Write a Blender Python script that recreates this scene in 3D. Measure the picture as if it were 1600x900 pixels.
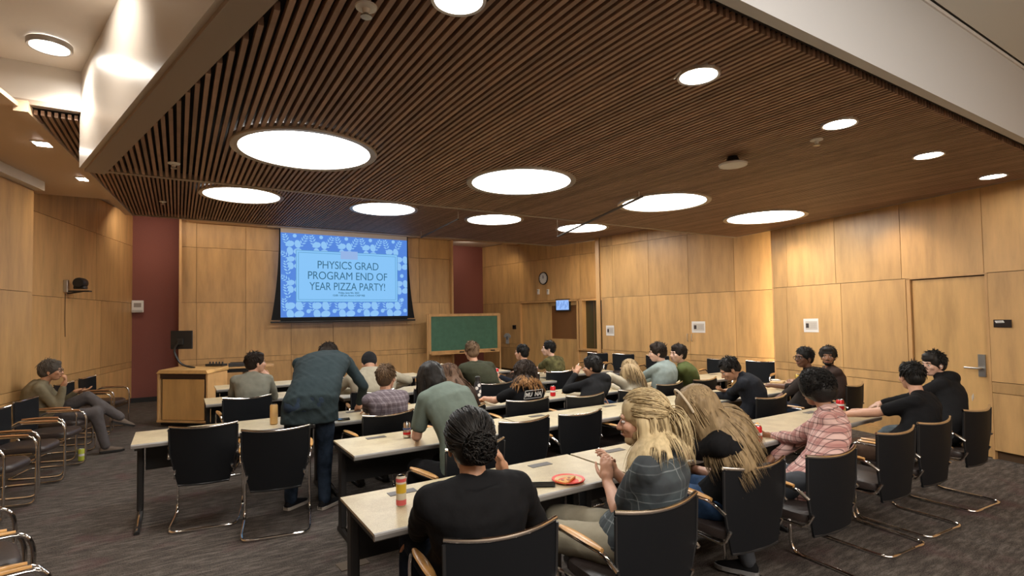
import bpy, bmesh, math, random
import numpy as np
from mathutils import Vector, Matrix
random.seed(7); rng = np.random.default_rng(7)
for o in list(bpy.data.objects): bpy.data.objects.remove(o)
SC = bpy.context.scene; COL = SC.collection
R = math.radians
V = Vector

# ------------------------------------------------------------------ camera, world, exposure
def _n(v): return v/np.linalg.norm(v)
FOC, PCX, PCY, CAMH = 830.0, 800.0, 466.5, 1.72
def _d(x, y): return np.array([(x-PCX)/FOC, -(y-PCY)/FOC, -1.0])
_vx = _n(_d(2121, 474)); _vz = _n(np.cross(_vx, _n(_d(525, 499)))); _vy = np.cross(_vz, _vx)
CR = np.array([_vx, _vy, _vz])
# the plan was first surveyed on a skewed grid; G turns a survey point into room metres (rows along X, slats along Y)
def G(x, y): return (1.0732*x+.3143*y, -.0035*x+1.2785*y)
def GV(x, y, z=0): return V((*G(x, y), z))
cam = bpy.data.cameras.new('camera'); camo = bpy.data.objects.new('camera', cam); COL.objects.link(camo)
camo.matrix_world = Matrix.Translation((0, 0, CAMH)) @ Matrix(CR.tolist()).to_4x4()
cam.sensor_width = 36.0; cam.lens = 36.0*FOC/1600; cam.shift_y = (PCY-450)/1600.0; cam.clip_start = 0.05
SC.camera = camo
w = bpy.data.worlds.new('world'); SC.world = w; w.use_nodes = True
w.node_tree.nodes['Background'].inputs[0].default_value = (1, 0.93, 0.85, 1)
w.node_tree.nodes['Background'].inputs[1].default_value = 0.15
SC.view_settings.view_transform = 'Standard'; SC.view_settings.look = 'None'
SC.view_settings.exposure = 0.0; SC.view_settings.gamma = 1.0; SC.view_settings.use_curve_mapping = False
SC.cycles.use_denoising = True
SC.cycles.max_bounces = 8; SC.cycles.diffuse_bounces = 5; SC.cycles.glossy_bounces = 3
SC.cycles.sample_clamp_indirect = 4.0
SC.cycles.caustics_reflective = False; SC.cycles.caustics_refractive = False
E_BIG, E_SMALL, P_SPOT, P_COVE = 21.0, 45.0, 26.0, 16.0     # emission of round lamps, downlights, spots (W), coves (W)

def at(px, py, Y):                       # the point at depth Y on the sight line of a pixel
    r = CR @ _d(px, py); return V((r*(Y*1.2785/(r[1]+.0033*r[0]*0))+np.array([0, 0, CAMH])).tolist())
def atz(px, py, z=0.73):
    r = CR @ _d(px, py); return V((r*((z-CAMH)/r[2])+np.array([0, 0, CAMH])).tolist())

def light(name, kind, loc, target, power, color=(1, .82, .6), size=.1, size_y=None, spot=None, blend=.6):
    l = bpy.data.lights.new(name, kind); l.energy = power; l.color = color
    if kind == 'AREA':
        l.size = size
        if size_y: l.shape = 'RECTANGLE'; l.size_y = size_y
    else: l.shadow_soft_size = size
    if spot: l.spot_size = R(spot); l.spot_blend = blend
    loc = GV(*loc); target = GV(*target); o = bpy.data.objects.new(name, l); COL.objects.link(o); o.location = loc
    o.rotation_euler = (V(target)-V(loc)).to_track_quat('-Z', 'Y').to_euler(); return o
WARM = (1, .78, .5)
for y in (2.6, 3.9): light('wall_washer', 'SPOT', (6.35, y, 3.08), (6.87, y, 1.6), P_SPOT*1.1, WARM, .08, spot=105, blend=.9)
for q_ in ((5.9, 7.1), (6.1, 6.3), (6.35, 5.5)): light('wall_washer', 'SPOT', (q_[0]-.3, q_[1]-.15, 3.55), (q_[0]+.5, q_[1]+.2, 1.6), P_SPOT*.9, WARM, .25, spot=120, blend=1)
light('wall_washer', 'SPOT', (5.4, 8.3, 3.55), (6.1, 8.9, 1.6), P_SPOT*1.5, WARM, .2, spot=120, blend=1)
light('wall_washer', 'SPOT', (4.5, 10.4, 3.9), (4.9, 11.2, 2.4), P_SPOT*2, WARM, .1, spot=95, blend=.9)
light('cove_strip', 'AREA', (7.05, 4.28, 1.7), (7.3, 4.9, 1.7), P_COVE, WARM, .06, 2.8)
light('cove_strip', 'AREA', (6.02, 7.80, 2.2), (6.12, 8.4, 2.2), P_COVE*.8, WARM, .06, 2.6)
light('front_cove', 'AREA', (-.2, 9.4, 3.86), (-.2, 10.9, 1.2), 34, (1, .85, .66), 6.0, .15)  # unseen fill strip, added to lighten the front wall
light('alcove_lamp', 'AREA', (-3.5, 10.0, 3.95), (-3.5, 11.2, 1.8), 8, (1, .85, .7), .4, .2)
light('alcove_lamp', 'AREA', (3.6, 11.2, 3.95), (3.7, 12.2, 1.8), 8, (1, .85, .7), .4, .2)
light('wall_washer', 'SPOT', (-3.0, 6.95, 3.6), (-3.9, 8.2, 2.2), P_SPOT*1.0, WARM, .05, spot=110, blend=.9)
light('wall_washer', 'SPOT', (-2.9, 5.4, 3.6), (-3.6, 6.2, 2.2), P_SPOT*.8, WARM, .05, spot=110, blend=.9)
light('wall_washer', 'SPOT', (-3.6, 9.9, 3.9), (-3.6, 10.9, 2.3), P_SPOT*.35, WARM, .05, spot=80, blend=.9)
light('high_spot', 'SPOT', (-2.12, 4.55, 3.95), (-2.14, 4.75, 2.0), 85, (1, .9, .78), .06, spot=120, blend=.6)
light('high_spot', 'SPOT', (-1.75, 3.3, 3.99), (-1.3, 3.6, 3.3), 60, (1, .9, .78), .06, spot=120, blend=.6)
light('rear_room_lamps', 'AREA', (2.6, -1.5, 3.65), (2.8, -1.0, 0), 420, (1, .93, .85), 6.0, 2.4)

# ------------------------------------------------------------------ materials
def _mat(name):
    m = bpy.data.materials.new(name); m.use_nodes = True; nt = m.node_tree
    return m, nt, nt.nodes['Principled BSDF']
def N(nt, t, **k):
    n = nt.nodes.new(t)
    for a, b in k.items(): setattr(n, a, b)
    return n
def mixc(nt, fac, a, b):
    n = N(nt, 'ShaderNodeMix', data_type='RGBA')
    for i, v in ((0, fac), (6, a), (7, b)):
        if hasattr(v, 'links'): nt.links.new(v, n.inputs[i])
        else: n.inputs[i].default_value = v if i == 0 else (*v, 1)
    return n.outputs[2]
def ramp(nt, src, stops):
    n = N(nt, 'ShaderNodeValToRGB'); nt.links.new(src, n.inputs[0]); e = n.color_ramp.elements
    while len(e) < len(stops): e.new(.5)
    for i, (p, c) in enumerate(stops): e[i].position = p; e[i].color = (*c, 1) if len(c) == 3 else c
    return n.outputs[0]
def plain(name, c, rough=.6, metal=0, bump=None, var=0, sheen=0, coat=0, spec=None):
    m, nt, p = _mat(name)
    if spec is not None: p.inputs['Specular IOR Level'].default_value = spec
    p.inputs['Base Color'].default_value = (*c, 1)
    p.inputs['Roughness'].default_value = rough; p.inputs['Metallic'].default_value = metal
    if sheen: p.inputs['Sheen Weight'].default_value = sheen
    if coat: p.inputs['Coat Weight'].default_value = coat
    if bump or var:
        tc = N(nt, 'ShaderNodeTexCoord'); no = N(nt, 'ShaderNodeTexNoise'); no.inputs['Scale'].default_value = bump[0] if bump else 8
        no.inputs['Detail'].default_value = 4; nt.links.new(tc.outputs['Object'], no.inputs[0])
        if bump:
            b = N(nt, 'ShaderNodeBump'); b.inputs['Strength'].default_value = bump[1]; b.inputs['Distance'].default_value = .01
            nt.links.new(no.outputs[0], b.inputs['Height']); nt.links.new(b.outputs[0], p.inputs['Normal'])
        if var:
            lo = tuple(x*(1-var) for x in c); hi = tuple(min(1, x*(1+var)) for x in c)
            nt.links.new(ramp(nt, no.outputs[0], [(.3, lo), (.7, hi)]), p.inputs['Base Color'])
    return m
def emit(name, c, s=1.0):
    m, nt, p = _mat(name); p.inputs['Base Color'].default_value = (0, 0, 0, 1); p.inputs['Roughness'].default_value = .8
    p.inputs['Emission Color'].default_value = (*c, 1); p.inputs['Emission Strength'].default_value = s; return m
def wood(name, c, rough=.45, sc=(3, 3, .5), amp=.16, rnd=.14):
    m, nt, p = _mat(name); tc = N(nt, 'ShaderNodeTexCoord'); oi = N(nt, 'ShaderNodeObjectInfo')
    mp = N(nt, 'ShaderNodeMapping'); mp.inputs['Scale'].default_value = sc
    nt.links.new(tc.outputs['Object'], mp.inputs[0])
    vm = N(nt, 'ShaderNodeVectorMath', operation='SCALE'); vm.inputs[0].default_value = (7, 9, 5); nt.links.new(oi.outputs['Random'], vm.inputs[3])
    nt.links.new(vm.outputs[0], mp.inputs['Location'])
    n1 = N(nt, 'ShaderNodeTexNoise'); n1.inputs['Scale'].default_value = 2.2; n1.inputs['Detail'].default_value = 5; n1.inputs['Roughness'].default_value = .6
    nt.links.new(mp.outputs[0], n1.inputs[0])
    hi = tuple(min(1, x*(1+amp)) for x in c); lo = tuple(x*(1-amp*1.3) for x in c)
    c1 = ramp(nt, n1.outputs[0], [(.3, lo), (.5, c), (.72, hi)])
    mr = N(nt, 'ShaderNodeMapRange'); mr.inputs[3].default_value = 1-rnd; mr.inputs[4].default_value = 1+rnd*.6
    nt.links.new(oi.outputs['Random'], mr.inputs[0])
    hs = N(nt, 'ShaderNodeHueSaturation'); nt.links.new(c1, hs.inputs['Color']); nt.links.new(mr.outputs[0], hs.inputs['Value'])
    nt.links.new(hs.outputs[0], p.inputs['Base Color']); p.inputs['Roughness'].default_value = rough
    return m
def plaid(name, base, lines, period=.075, rough=.85):
    """woven check: lines = [(offset 0..1, half width, colour, axes)]"""
    m, nt, p = _mat(name); tc = N(nt, 'ShaderNodeTexCoord'); sx = N(nt, 'ShaderNodeSeparateXYZ'); nt.links.new(tc.outputs['Object'], sx.inputs[0])
    no = N(nt, 'ShaderNodeTexNoise'); no.inputs['Scale'].default_value = 5; nt.links.new(tc.outputs['Object'], no.inputs[0])
    def ax(src, w):
        a = N(nt, 'ShaderNodeMath', operation='MULTIPLY_ADD'); nt.links.new(no.outputs[0], a.inputs[0]); a.inputs[1].default_value = w; nt.links.new(src, a.inputs[2])
        b = N(nt, 'ShaderNodeMath', operation='DIVIDE'); nt.links.new(a.outputs[0], b.inputs[0]); b.inputs[1].default_value = period
        f = N(nt, 'ShaderNodeMath', operation='FRACT'); nt.links.new(b.outputs[0], f.inputs[0]); return f.outputs[0]
    uu = N(nt, 'ShaderNodeMath', operation='MULTIPLY_ADD'); nt.links.new(sx.outputs[1], uu.inputs[0]); uu.inputs[1].default_value = .75; nt.links.new(sx.outputs[0], uu.inputs[2])
    fx, fz = ax(uu.outputs[0], .022), ax(sx.outputs[2], .022)
    col = None
    for off, hw, c, am in lines:
        for src in (fx, fz):
            s = N(nt, 'ShaderNodeMath', operation='SUBTRACT'); nt.links.new(src, s.inputs[0]); s.inputs[1].default_value = off
            a = N(nt, 'ShaderNodeMath', operation='ABSOLUTE'); nt.links.new(s.outputs[0], a.inputs[0])
            l = N(nt, 'ShaderNodeMapRange'); nt.links.new(a.outputs[0], l.inputs[0]); l.inputs[1].default_value = hw*.7; l.inputs[2].default_value = hw*1.3
            l.inputs[3].default_value = am; l.inputs[4].default_value = 0
            col = mixc(nt, l.outputs[0], col if col is not None else base, c)
    nt.links.new(col, p.inputs['Base Color']); p.inputs['Roughness'].default_value = rough
    b = N(nt, 'ShaderNodeBump'); b.inputs['Strength'].default_value = .35; b.inputs['Distance'].default_value = .02
    no2 = N(nt, 'ShaderNodeTexNoise'); no2.inputs['Scale'].default_value = 14; nt.links.new(tc.outputs['Object'], no2.inputs[0])
    nt.links.new(no2.outputs[0], b.inputs['Height']); nt.links.new(b.outputs[0], p.inputs['Normal'])
    return m
def hairmat(name, lo, hi, rough=.45):
    m, nt, p = _mat(name); g = N(nt, 'ShaderNodeNewGeometry'); tc = N(nt, 'ShaderNodeTexCoord')
    no = N(nt, 'ShaderNodeTexNoise'); no.inputs['Scale'].default_value = 60; no.inputs['Detail'].default_value = 3
    mp = N(nt, 'ShaderNodeMapping'); mp.inputs['Scale'].default_value = (1, 1, .12); nt.links.new(tc.outputs['Object'], mp.inputs[0]); nt.links.new(mp.outputs[0], no.inputs[0])
    a = N(nt, 'ShaderNodeMath', operation='MULTIPLY_ADD'); nt.links.new(g.outputs['Random Per Island'], a.inputs[0]); a.inputs[1].default_value = .6
    b = N(nt, 'ShaderNodeMath', operation='MULTIPLY'); nt.links.new(no.outputs[0], b.inputs[0]); b.inputs[1].default_value = .6; nt.links.new(b.outputs[0], a.inputs[2])
    nt.links.new(ramp(nt, a.outputs[0], [(.2, lo), (.85, hi)]), p.inputs['Base Color']); p.inputs['Roughness'].default_value = rough+.12; p.inputs['Specular IOR Level'].default_value = .22
    bp = N(nt, 'ShaderNodeBump'); bp.inputs['Strength'].default_value = .5; bp.inputs['Distance'].default_value = .005; nt.links.new(no.outputs[0], bp.inputs['Height']); nt.links.new(bp.outputs[0], p.inputs['Normal'])
    return m

M = {}
M['maple'] = wood('maple_panel', (.60, .355, .145), .42)
M['maple_door'] = wood('maple_door', (.62, .37, .145), .4, rnd=.05)
M['maple_desk'] = wood('maple_desk', (.62, .36, .13), .4, rnd=.05)
M['trim_wood'] = wood('maple_edge', (.62, .36, .15), .4)
M['joint'] = plain('joint_shadow', (.10, .055, .025), .9)  # dark brown of the backing that shows between panels
M['red'] = plain('red_wall_paint', (.21, .066, .050), .75, var=.06, bump=(60, .1))
M['plaster'] = plain('ceiling_plaster', (.70, .63, .55), .5, bump=(40, .05))
M['white_soffit'] = plain('satin_white_paint', (.62, .57, .51), .32, bump=(3, .15))
M['grey_soffit'] = plain('pale_grey_paint', (.60, .61, .62), .6)
M['white_ceiling'] = plain('white_ceiling_paint', (.84, .85, .80), .6)
M['tan_soffit'] = plain('tan_soffit_paint', (.66, .49, .34), .55)
M['slat'] = wood('ceiling_slat_wood', (.345, .215, .15), .5, sc=(2, 2, 2), rnd=.25)
M['slatback'] = plain('black_ceiling_backing', (.02, .014, .011), .9)
M['flange'] = plain('ceiling_frame_taupe', (.34, .27, .215), .45)
M['lamp'] = emit('round_lamp_diffuser', (1, .985, .94), E_BIG)
M['slamp'] = emit('downlight_lens', (1, .95, .86), E_SMALL)
M['ring'] = plain('lamp_ring', (.42, .38, .34), .35, .4)
M['chrome'] = plain('polished_chrome', (.78, .75, .72), .12, 1)
M['steel'] = plain('brushed_steel', (.5, .48, .45), .35, 1)
M['black'] = plain('black_steel', (.014, .013, .013), .5)
M['blackplastic'] = plain('black_plastic', (.02, .02, .021), .35)
M['mesh'] = plain('black_chair_mesh', (.0045, .0055, .0075), .6, spec=.25)
M['leather'] = plain('dark_seat_leather', (.035, .025, .022), .38, bump=(80, .15))
M['armwood'] = wood('beech_arm', (.62, .33, .11), .3)
M['armbrown'] = wood('brown_arm', (.36, .17, .07), .28)
M['rubber'] = plain('grey_edge_band', (.30, .285, .265), .45)
M['white'] = plain('white_plastic', (.75, .74, .72), .5)
M['paper'] = plain('white_paper', (.82, .78, .74), .8)
M['green'] = plain('green_chalkboard', (.060, .165, .108), .6, var=.12)
M['red_can'] = plain('red_can', (.62, .02, .025), .25, .3)
M['red_plate'] = plain('red_plate', (.72, .05, .03), .4)
M['pizza'] = plain('pizza_crust', (.75, .42, .14), .7, bump=(60, .6), var=.25)
M['alu'] = plain('aluminium', (.7, .7, .7), .25, 1)
M['phone'] = plain('black_phone', (.01, .01, .012), .15)
M['glass'] = plain('dark_glass', (.02, .022, .02), .08)

def floor_mat():
    m, nt, p = _mat('carpet'); tc = N(nt, 'ShaderNodeTexCoord')
    mp = N(nt, 'ShaderNodeMapping'); mp.inputs['Scale'].default_value = (2.2, 9, 1); nt.links.new(tc.outputs['Object'], mp.inputs[0])
    n1 = N(nt, 'ShaderNodeTexNoise'); n1.inputs['Scale'].default_value = 2.6; n1.inputs['Detail'].default_value = 6; n1.inputs['Roughness'].default_value = .7; nt.links.new(mp.outputs[0], n1.inputs[0])
    n2 = N(nt, 'ShaderNodeTexNoise'); n2.inputs['Scale'].default_value = 130; n2.inputs['Detail'].default_value = 2; nt.links.new(tc.outputs['Object'], n2.inputs[0])
    n3 = N(nt, 'ShaderNodeTexNoise'); n3.inputs['Scale'].default_value = 2.5; n3.inputs['Detail'].default_value = 4; nt.links.new(tc.outputs['Object'], n3.inputs[0])
    c1 = ramp(nt, n1.outputs[0], [(.36, (.030, .025, .023)), (.5, (.080, .068, .058)), (.64, (.19, .165, .14))])
    c2 = mixc(nt, ramp(nt, n3.outputs[0], [(.56, (0, 0, 0)), (.7, (.55, .55, .55))]), c1, (.12, .045, .052))
    c3 = mixc(nt, .45, c2, ramp(nt, n2.outputs[0], [(.35, (.02, .017, .016)), (.65, (.16, .135, .12))]))
    nt.links.new(c3, p.inputs['Base Color']); p.inputs['Roughness'].default_value = .95; p.inputs['Specular IOR Level'].default_value = .1
    b = N(nt, 'ShaderNodeBump'); b.inputs['Strength'].default_value = .6; b.inputs['Distance'].default_value = .006
    nt.links.new(n2.outputs[0], b.inputs['Height']); nt.links.new(b.outputs[0], p.inputs['Normal']); return m
M['carpet'] = floor_mat()
def laminate():
    m, nt, p = _mat('speckled_laminate'); tc = N(nt, 'ShaderNodeTexCoord')
    n1 = N(nt, 'ShaderNodeTexNoise'); n1.inputs['Scale'].default_value = 9; n1.inputs['Detail'].default_value = 6; nt.links.new(tc.outputs['Object'], n1.inputs[0])
    n2 = N(nt, 'ShaderNodeTexNoise'); n2.inputs['Scale'].default_value = 220; nt.links.new(tc.outputs['Object'], n2.inputs[0])
    c = mixc(nt, .35, ramp(nt, n1.outputs[0], [(.35, (.47, .38, .235)), (.65, (.62, .53, .35))]), ramp(nt, n2.outputs[0], [(.4, (.40, .32, .20)), (.6, (.66, .58, .40))]))
    nt.links.new(c, p.inputs['Base Color']); p.inputs['Roughness'].default_value = .33; return m
M['laminate'] = laminate()

# ------------------------------------------------------------------ mesh helpers
class MB:
    def __init__(s): s.v = []; s.f = []
    def add(s, vs, fs):
        b = len(s.v); s.v.extend([tuple(x) for x in vs]); s.f.extend([tuple(i+b for i in f) for f in fs]); return s
    def box(s, c, d, rz=0, mat=None):
        hx, hy, hz = d[0]/2, d[1]/2, d[2]/2; cs, sn = math.cos(rz), math.sin(rz)
        vs = []
        for x, y, z in [(-1,-1,-1),(1,-1,-1),(1,1,-1),(-1,1,-1),(-1,-1,1),(1,-1,1),(1,1,1),(-1,1,1)]:
            p = V((x*hx, y*hy, z*hz))
            if mat is not None: p = mat @ p
            else: p = V((p.x*cs-p.y*sn, p.x*sn+p.y*cs, p.z))
            vs.append(p+V(c))
        return s.add(vs, [(0,3,2,1),(4,5,6,7),(0,1,5,4),(1,2,6,5),(2,3,7,6),(3,0,4,7)])
    def rbox(s, c, d, r=.01, n=3, rz=0):     # box with rounded vertical corners and a small top/bottom chamfer
        hx, hy, hz = d[0]/2, d[1]/2, d[2]/2; rings = []
        for z, ins in ((-hz, r*.4), (-hz+r*.4, 0), (hz-r*.4, 0), (hz, r*.4)):
            ring = []
            for (sx, sy, a0) in ((1, 1, 0), (-1, 1, 90), (-1, -1, 180), (1, -1, 270)):
                for k in range(n+1):
                    a = R(a0+90*k/n); ring.append(V((sx*(hx-r)+math.cos(a)*(r-ins), sy*(hy-r)+math.sin(a)*(r-ins), z)))
            rings.append(ring)
        m = Matrix.Rotation(rz, 3, 'Z')
        return s.rings([[m@p+V(c) for p in rg] for rg in rings], caps=True)
    def rings(s, rg, caps=True, closed=True):
        n = len(rg[0]); vs = [p for r in rg for p in r]; fs = []
        for i in range(len(rg)-1):
            for j in range(n if closed else n-1):
                k = (j+1) % n; fs.append((i*n+j, i*n+k, (i+1)*n+k, (i+1)*n+j))
        if caps: fs.append(tuple(range(n-1, -1, -1))); fs.append(tuple(range((len(rg)-1)*n, len(rg)*n)))
        return s.add(vs, fs)
    def tube(s, pts, r, n=8, taper=None):
        pts = [V(p) for p in pts]; rg = []; up = None
        for i, p in enumerate(pts):
            t = (pts[min(i+1, len(pts)-1)]-pts[max(i-1, 0)]).normalized()
            if up is None: up = t.orthogonal().normalized()
            up = (up-t*up.dot(t)).normalized(); sd = t.cross(up)
            rr = r if taper is None else taper[i]
            rg.append([p+up*math.cos(2*math.pi*k/n)*rr+sd*math.sin(2*math.pi*k/n)*rr for k in range(n)])
        return s.rings(rg)
    def lathe(s, prof, c=(0, 0, 0), n=20, axis='Z', caps=True):
        rg = []
        for r, z in prof:
            ring = []
            for k in range(n):
                a = 2*math.pi*k/n; p = V((r*math.cos(a), r*math.sin(a), z))
                if axis == 'Y': p = V((p.x, p.z, p.y))
                if axis == 'X': p = V((p.z, p.x, p.y))
                ring.append(p+V(c))
            rg.append(ring)
        return s.rings(rg, caps)
    def prism(s, poly, z0, z1):
        n = len(poly); vs = [(x, y, z0) for x, y in poly]+[(x, y, z1) for x, y in poly]
        return s.add(vs, [tuple(range(n-1, -1, -1)), tuple(range(n, 2*n))]+[(i, (i+1) % n, n+(i+1) % n, n+i) for i in range(n)])
    def mesh(s, name):
        me = bpy.data.meshes.new(name); me.from_pydata(s.v, [], s.f); me.validate(); me.update(); return me
    def build(s, name, mat, parent=None, smooth=False, loc=None, rz=0):
        me = s.mesh(name); me.materials.append(M[mat] if isinstance(mat, str) else mat)
        if smooth:
            me.polygons.foreach_set('use_smooth', [True]*len(me.polygons)); me.set_sharp_from_angle(angle=R(45))
        o = bpy.data.objects.new(name, me); COL.objects.link(o); o.parent = parent
        if loc is not None: o.location = loc
        o.rotation_euler.z = rz
        return o
def fillet(pts, r=.05, n=4):
    pts = [V(p) for p in pts]; out = [pts[0]]
    for i in range(1, len(pts)-1):
        a, b, c = pts[i-1], pts[i], pts[i+1]; d1 = min(r, (a-b).length*.49); d2 = min(r, (c-b).length*.49)
        p, q = b+(a-b).normalized()*d1, b+(c-b).normalized()*d2
        for k in range(n+1):
            t = k/n; out.append(p*(1-t)**2+b*2*t*(1-t)+q*t*t)
    out.append(pts[-1]); return out
def tag(o, label=None, cat=None, group=None, kind=None):
    if label: o['label'] = label
    if cat: o['category'] = cat
    if group: o['group'] = group
    if kind: o['kind'] = kind
    return o
def empty(name, loc=(0, 0, 0), rz=0, label=None, cat=None, group=None, kind=None):
    o = bpy.data.objects.new(name, None); COL.objects.link(o); o.location = loc; o.rotation_euler.z = rz; o.empty_display_size = .1
    return tag(o, label, cat, group, kind)
KIDS = {}
def copy_tree(root, loc, rz, label, group=None):
    r = root.copy(); COL.objects.link(r); r.location = loc; r.rotation_euler.z = rz; r['label'] = label
    if group: r['group'] = group
    for ch in root.children:
        c = ch.copy(); COL.objects.link(c); c.parent = r
        for g in ch.children:
            d = g.copy(); COL.objects.link(d); d.parent = c
    return r
def text_mesh(body, size, mat, name, parent=None, align='CENTER', offset=0.0, spacing=1.0, line=1.0):
    cu = bpy.data.curves.new('t', 'FONT'); cu.body = body; cu.size = size; cu.align_x = align; cu.offset = offset; cu.space_character = spacing; cu.space_line = line
    cu.fill_mode = 'FRONT'; cu.extrude = .0008; o = bpy.data.objects.new('t', cu); COL.objects.link(o); bpy.context.view_layer.update()
    me = bpy.data.meshes.new_from_object(o.evaluated_get(bpy.context.evaluated_depsgraph_get())); bpy.data.objects.remove(o); bpy.data.curves.remove(cu)
    me.transform(Matrix(((1,0,0,0),(0,0,-1,0),(0,1,0,0),(0,0,0,1))))      # stands upright, facing -Y
    me.materials.clear(); me.materials.append(M[mat] if isinstance(mat, str) else mat)
    q = bpy.data.objects.new(name, me); COL.objects.link(q); q.parent = parent; return q

# ------------------------------------------------------------------ the room
tag(MB().box((3.0, 5.6, -.05), (18, 21, .1)).build('floor', 'carpet'), kind='structure')
ZH = 4.04
hc = MB().box((3.0, 5.6, ZH+.05), (18, 21, .1)).build('ceiling', 'plaster'); tag(hc, kind='structure')

def wall(name, P0, P1, z0, z1, cuts, rows, mat='maple', thick=.05, back=.10, flip=1, gap=.007):
    """a timber wall: dark backing slab and separate veneer panels. cuts = list per row of distances from P0."""
    P0, P1 = V((*P0, 0)), V((*P1, 0)); d = (P1-P0); L = d.length; ang = math.atan2(d.y, d.x)
    root = MB().box((L/2, flip*(thick+back/2), (z0+z1)/2), (L, back, z1-z0)).build(name, 'joint', loc=P0, rz=ang); tag(root, kind='structure')
    for i in range(len(rows)-1):
        cs = [0]+[c for c in cuts[min(i, len(cuts)-1)] if 0 < c < L]+[L]
        for a, b in zip(cs[:-1], cs[1:]):
            if (a, b, i) in SKIP.get(name, []): continue
            w_, h_ = b-a-gap, rows[i+1]-rows[i]-gap
            if w_ < .01: continue
            MB().box((w_/2, flip*thick/2, h_/2), (w_, thick, h_)).build('panel', mat, root, loc=(a+gap/2, 0, rows[i]+gap/2))
    return root
SKIP = {}
def along(px, py, P0, P1):
    r = CR @ _d(px, py); P0 = np.array(P0, float); P1 = np.array(P1, float); dv = P1-P0
    k, t = np.linalg.solve(np.array([[r[0], -dv[0]], [r[1], -dv[1]]]), P0); return t*np.linalg.norm(dv)
ROWS = [.10, .76, .885, 2.14]
# near left wall, far left wall
NL0, NL1 = G(-3.65, -3), G(-3.65, 7.27)
wall('wall_near_left', NL0, NL1, 0, 3.52, [[1.4, 2.9, 4.4, 5.9, 7.4, 8.9, 10.4, 11.9]], ROWS+[3.5])
FL0, FL1 = G(-4.0, 7.2), G(-4.0, 11.0)
wall('wall_far_left', FL0, FL1, 0, ZH, [[along(95, 520, FL0, FL1), along(157, 520, FL0, FL1)]]*3+[[along(115, 420, FL0, FL1), along(150, 420, FL0, FL1)]]*2, ROWS+[3.37, 4.03])
def beam(name, a, b, z0, z1, th, mat, off=0):
    a, b = GV(*a), GV(*b); d_ = b-a; return tag(MB().box((d_.length/2, off, (z0+z1)/2), (d_.length, th, z1-z0)).build(name, mat, loc=a, rz=math.atan2(d_.y, d_.x)), kind='structure')
beam('trim_1', (-3.60, -3), (-3.60, 7.27), 3.50, 3.62, .12, 'white_soffit')
beam('wall_alcove_left', (-4.05, 11.02), (-3.0, 11.02), 0, ZH, .1, 'red')
# front wall behind the screen
FR0, FR1 = G(-3.08, 10.7), G(2.95, 10.7)
low = [along(x, 520, FR0, FR1) for x in (307, 384, 455, 520.5, 578, 636, 687)]
wall('wall_front', FR0, FR1, 0, ZH, [low]*3+[[along(x, 430, FR0, FR1) for x in (307, 384, 455, 520.5, 578, 655)]]*2, ROWS+[3.37, 4.03])
for x in (-3.10, 2.97): q_ = G(x, 10.70); tag(MB().box((q_[0], q_[1]+.03, ZH/2), (.05, .30, ZH)).build('trim_2', 'trim_wood'), kind='structure')
beam('wall_alcove_right', (2.6, 12.12), (4.7, 12.12), 0, ZH, .1, 'red')
# angled wall with the double door
D0, D1 = G(4.42, 12.13), G(6.30, 8.12)
ks = {x: along(x, 500, D0, D1) for x in (780, 808, 812, 857, 900, 905, 915, 941)}
LD = (V(D1)-V(D0)).length
# opening for the side window between 908 and 941
wall('wall_door_side', D0, (V(D0)+(V(D1)-V(D0))*(ks[812]/LD))[:], 0, ZH, [[ks[780]]], ROWS+[3.37, 4.03])
PD0 = V(D0)+(V(D1)-V(D0))*(ks[812]/LD); PD1 = V(D0)+(V(D1)-V(D0))*(ks[905]/LD); LDR = (PD1-PD0).length
wo = wall('wall_door_head', PD0[:], D1, 2.16, ZH, [[LDR*.5, LDR+.06]], [2.17, 3.37, 4.03])
wall('wall_window_sill', PD1[:], D1, 0, .80, [[]], [.1, .76, .8])
angD = math.atan2(D1[1]-D0[1], D1[0]-D0[0])
# the double door
dr = empty('door_1', (PD0.x, PD0.y, 0), angD, kind='structure')
MB().box((LDR/2, .12, 1.08), (LDR, .04, 2.16)).build('door_backing', 'joint', dr)
for x in (.03, LDR-.03): MB().box((x, .02, 1.08), (.06, .10, 2.16)).build('door_frame', 'trim_wood', dr)
MB().box((LDR/2, .02, 2.14), (LDR, .10, .05)).build('door_frame', 'trim_wood', dr)
lw = (LDR-.12)/2
MB().box((.06+lw/2-.004, .07, 1.06), (lw-.01, .045, 2.1)).build('door_leaf', 'maple_door', dr)
leaf = MB()
x0 = .06+lw+.004; leaf.box((x0+.05, .07, 1.06), (.10, .045, 2.1)).box((x0+lw-.05, .07, 1.06), (.08, .045, 2.1)).box((x0+lw/2, .07, .55), (lw-.02, .045, 1.05)).box((x0+lw/2, .07, 2.06), (lw-.02, .045, .1))
leaf.build('door_leaf', 'maple_door', dr)
MB().box((x0+lw/2+.005, .075, 1.54), (lw-.19, .012, .96)).build('door_pane', plain('amber_glass', (.20, .09, .035), .12), dr)
for s in (-.05, .05): MB().tube([(x0-.004+s, .05, 1.02), (x0-.004+s, -.01, 1.02), (x0-.004+s+(.08 if s > 0 else -.08), -.01, 1.02)], .011, 6).build('door_handle', 'steel', dr, True)
sm = empty('wall_screen', (PD0.x, PD0.y, 0), angD, 'small black framed display showing a pale blue slide, on the double door', 'screen')
xm = along(880, 485, PD0[:], D1); MB().box((xm, .0, 2.02), (.55, .05, .34)).build('frame', 'blackplastic', sm)
MB().box((xm, -.028, 2.02), (.48, .006, .27)).build('display', emit('small_display', (.30, .50, .95), 1.0), sm)
sp = MB()
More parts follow.
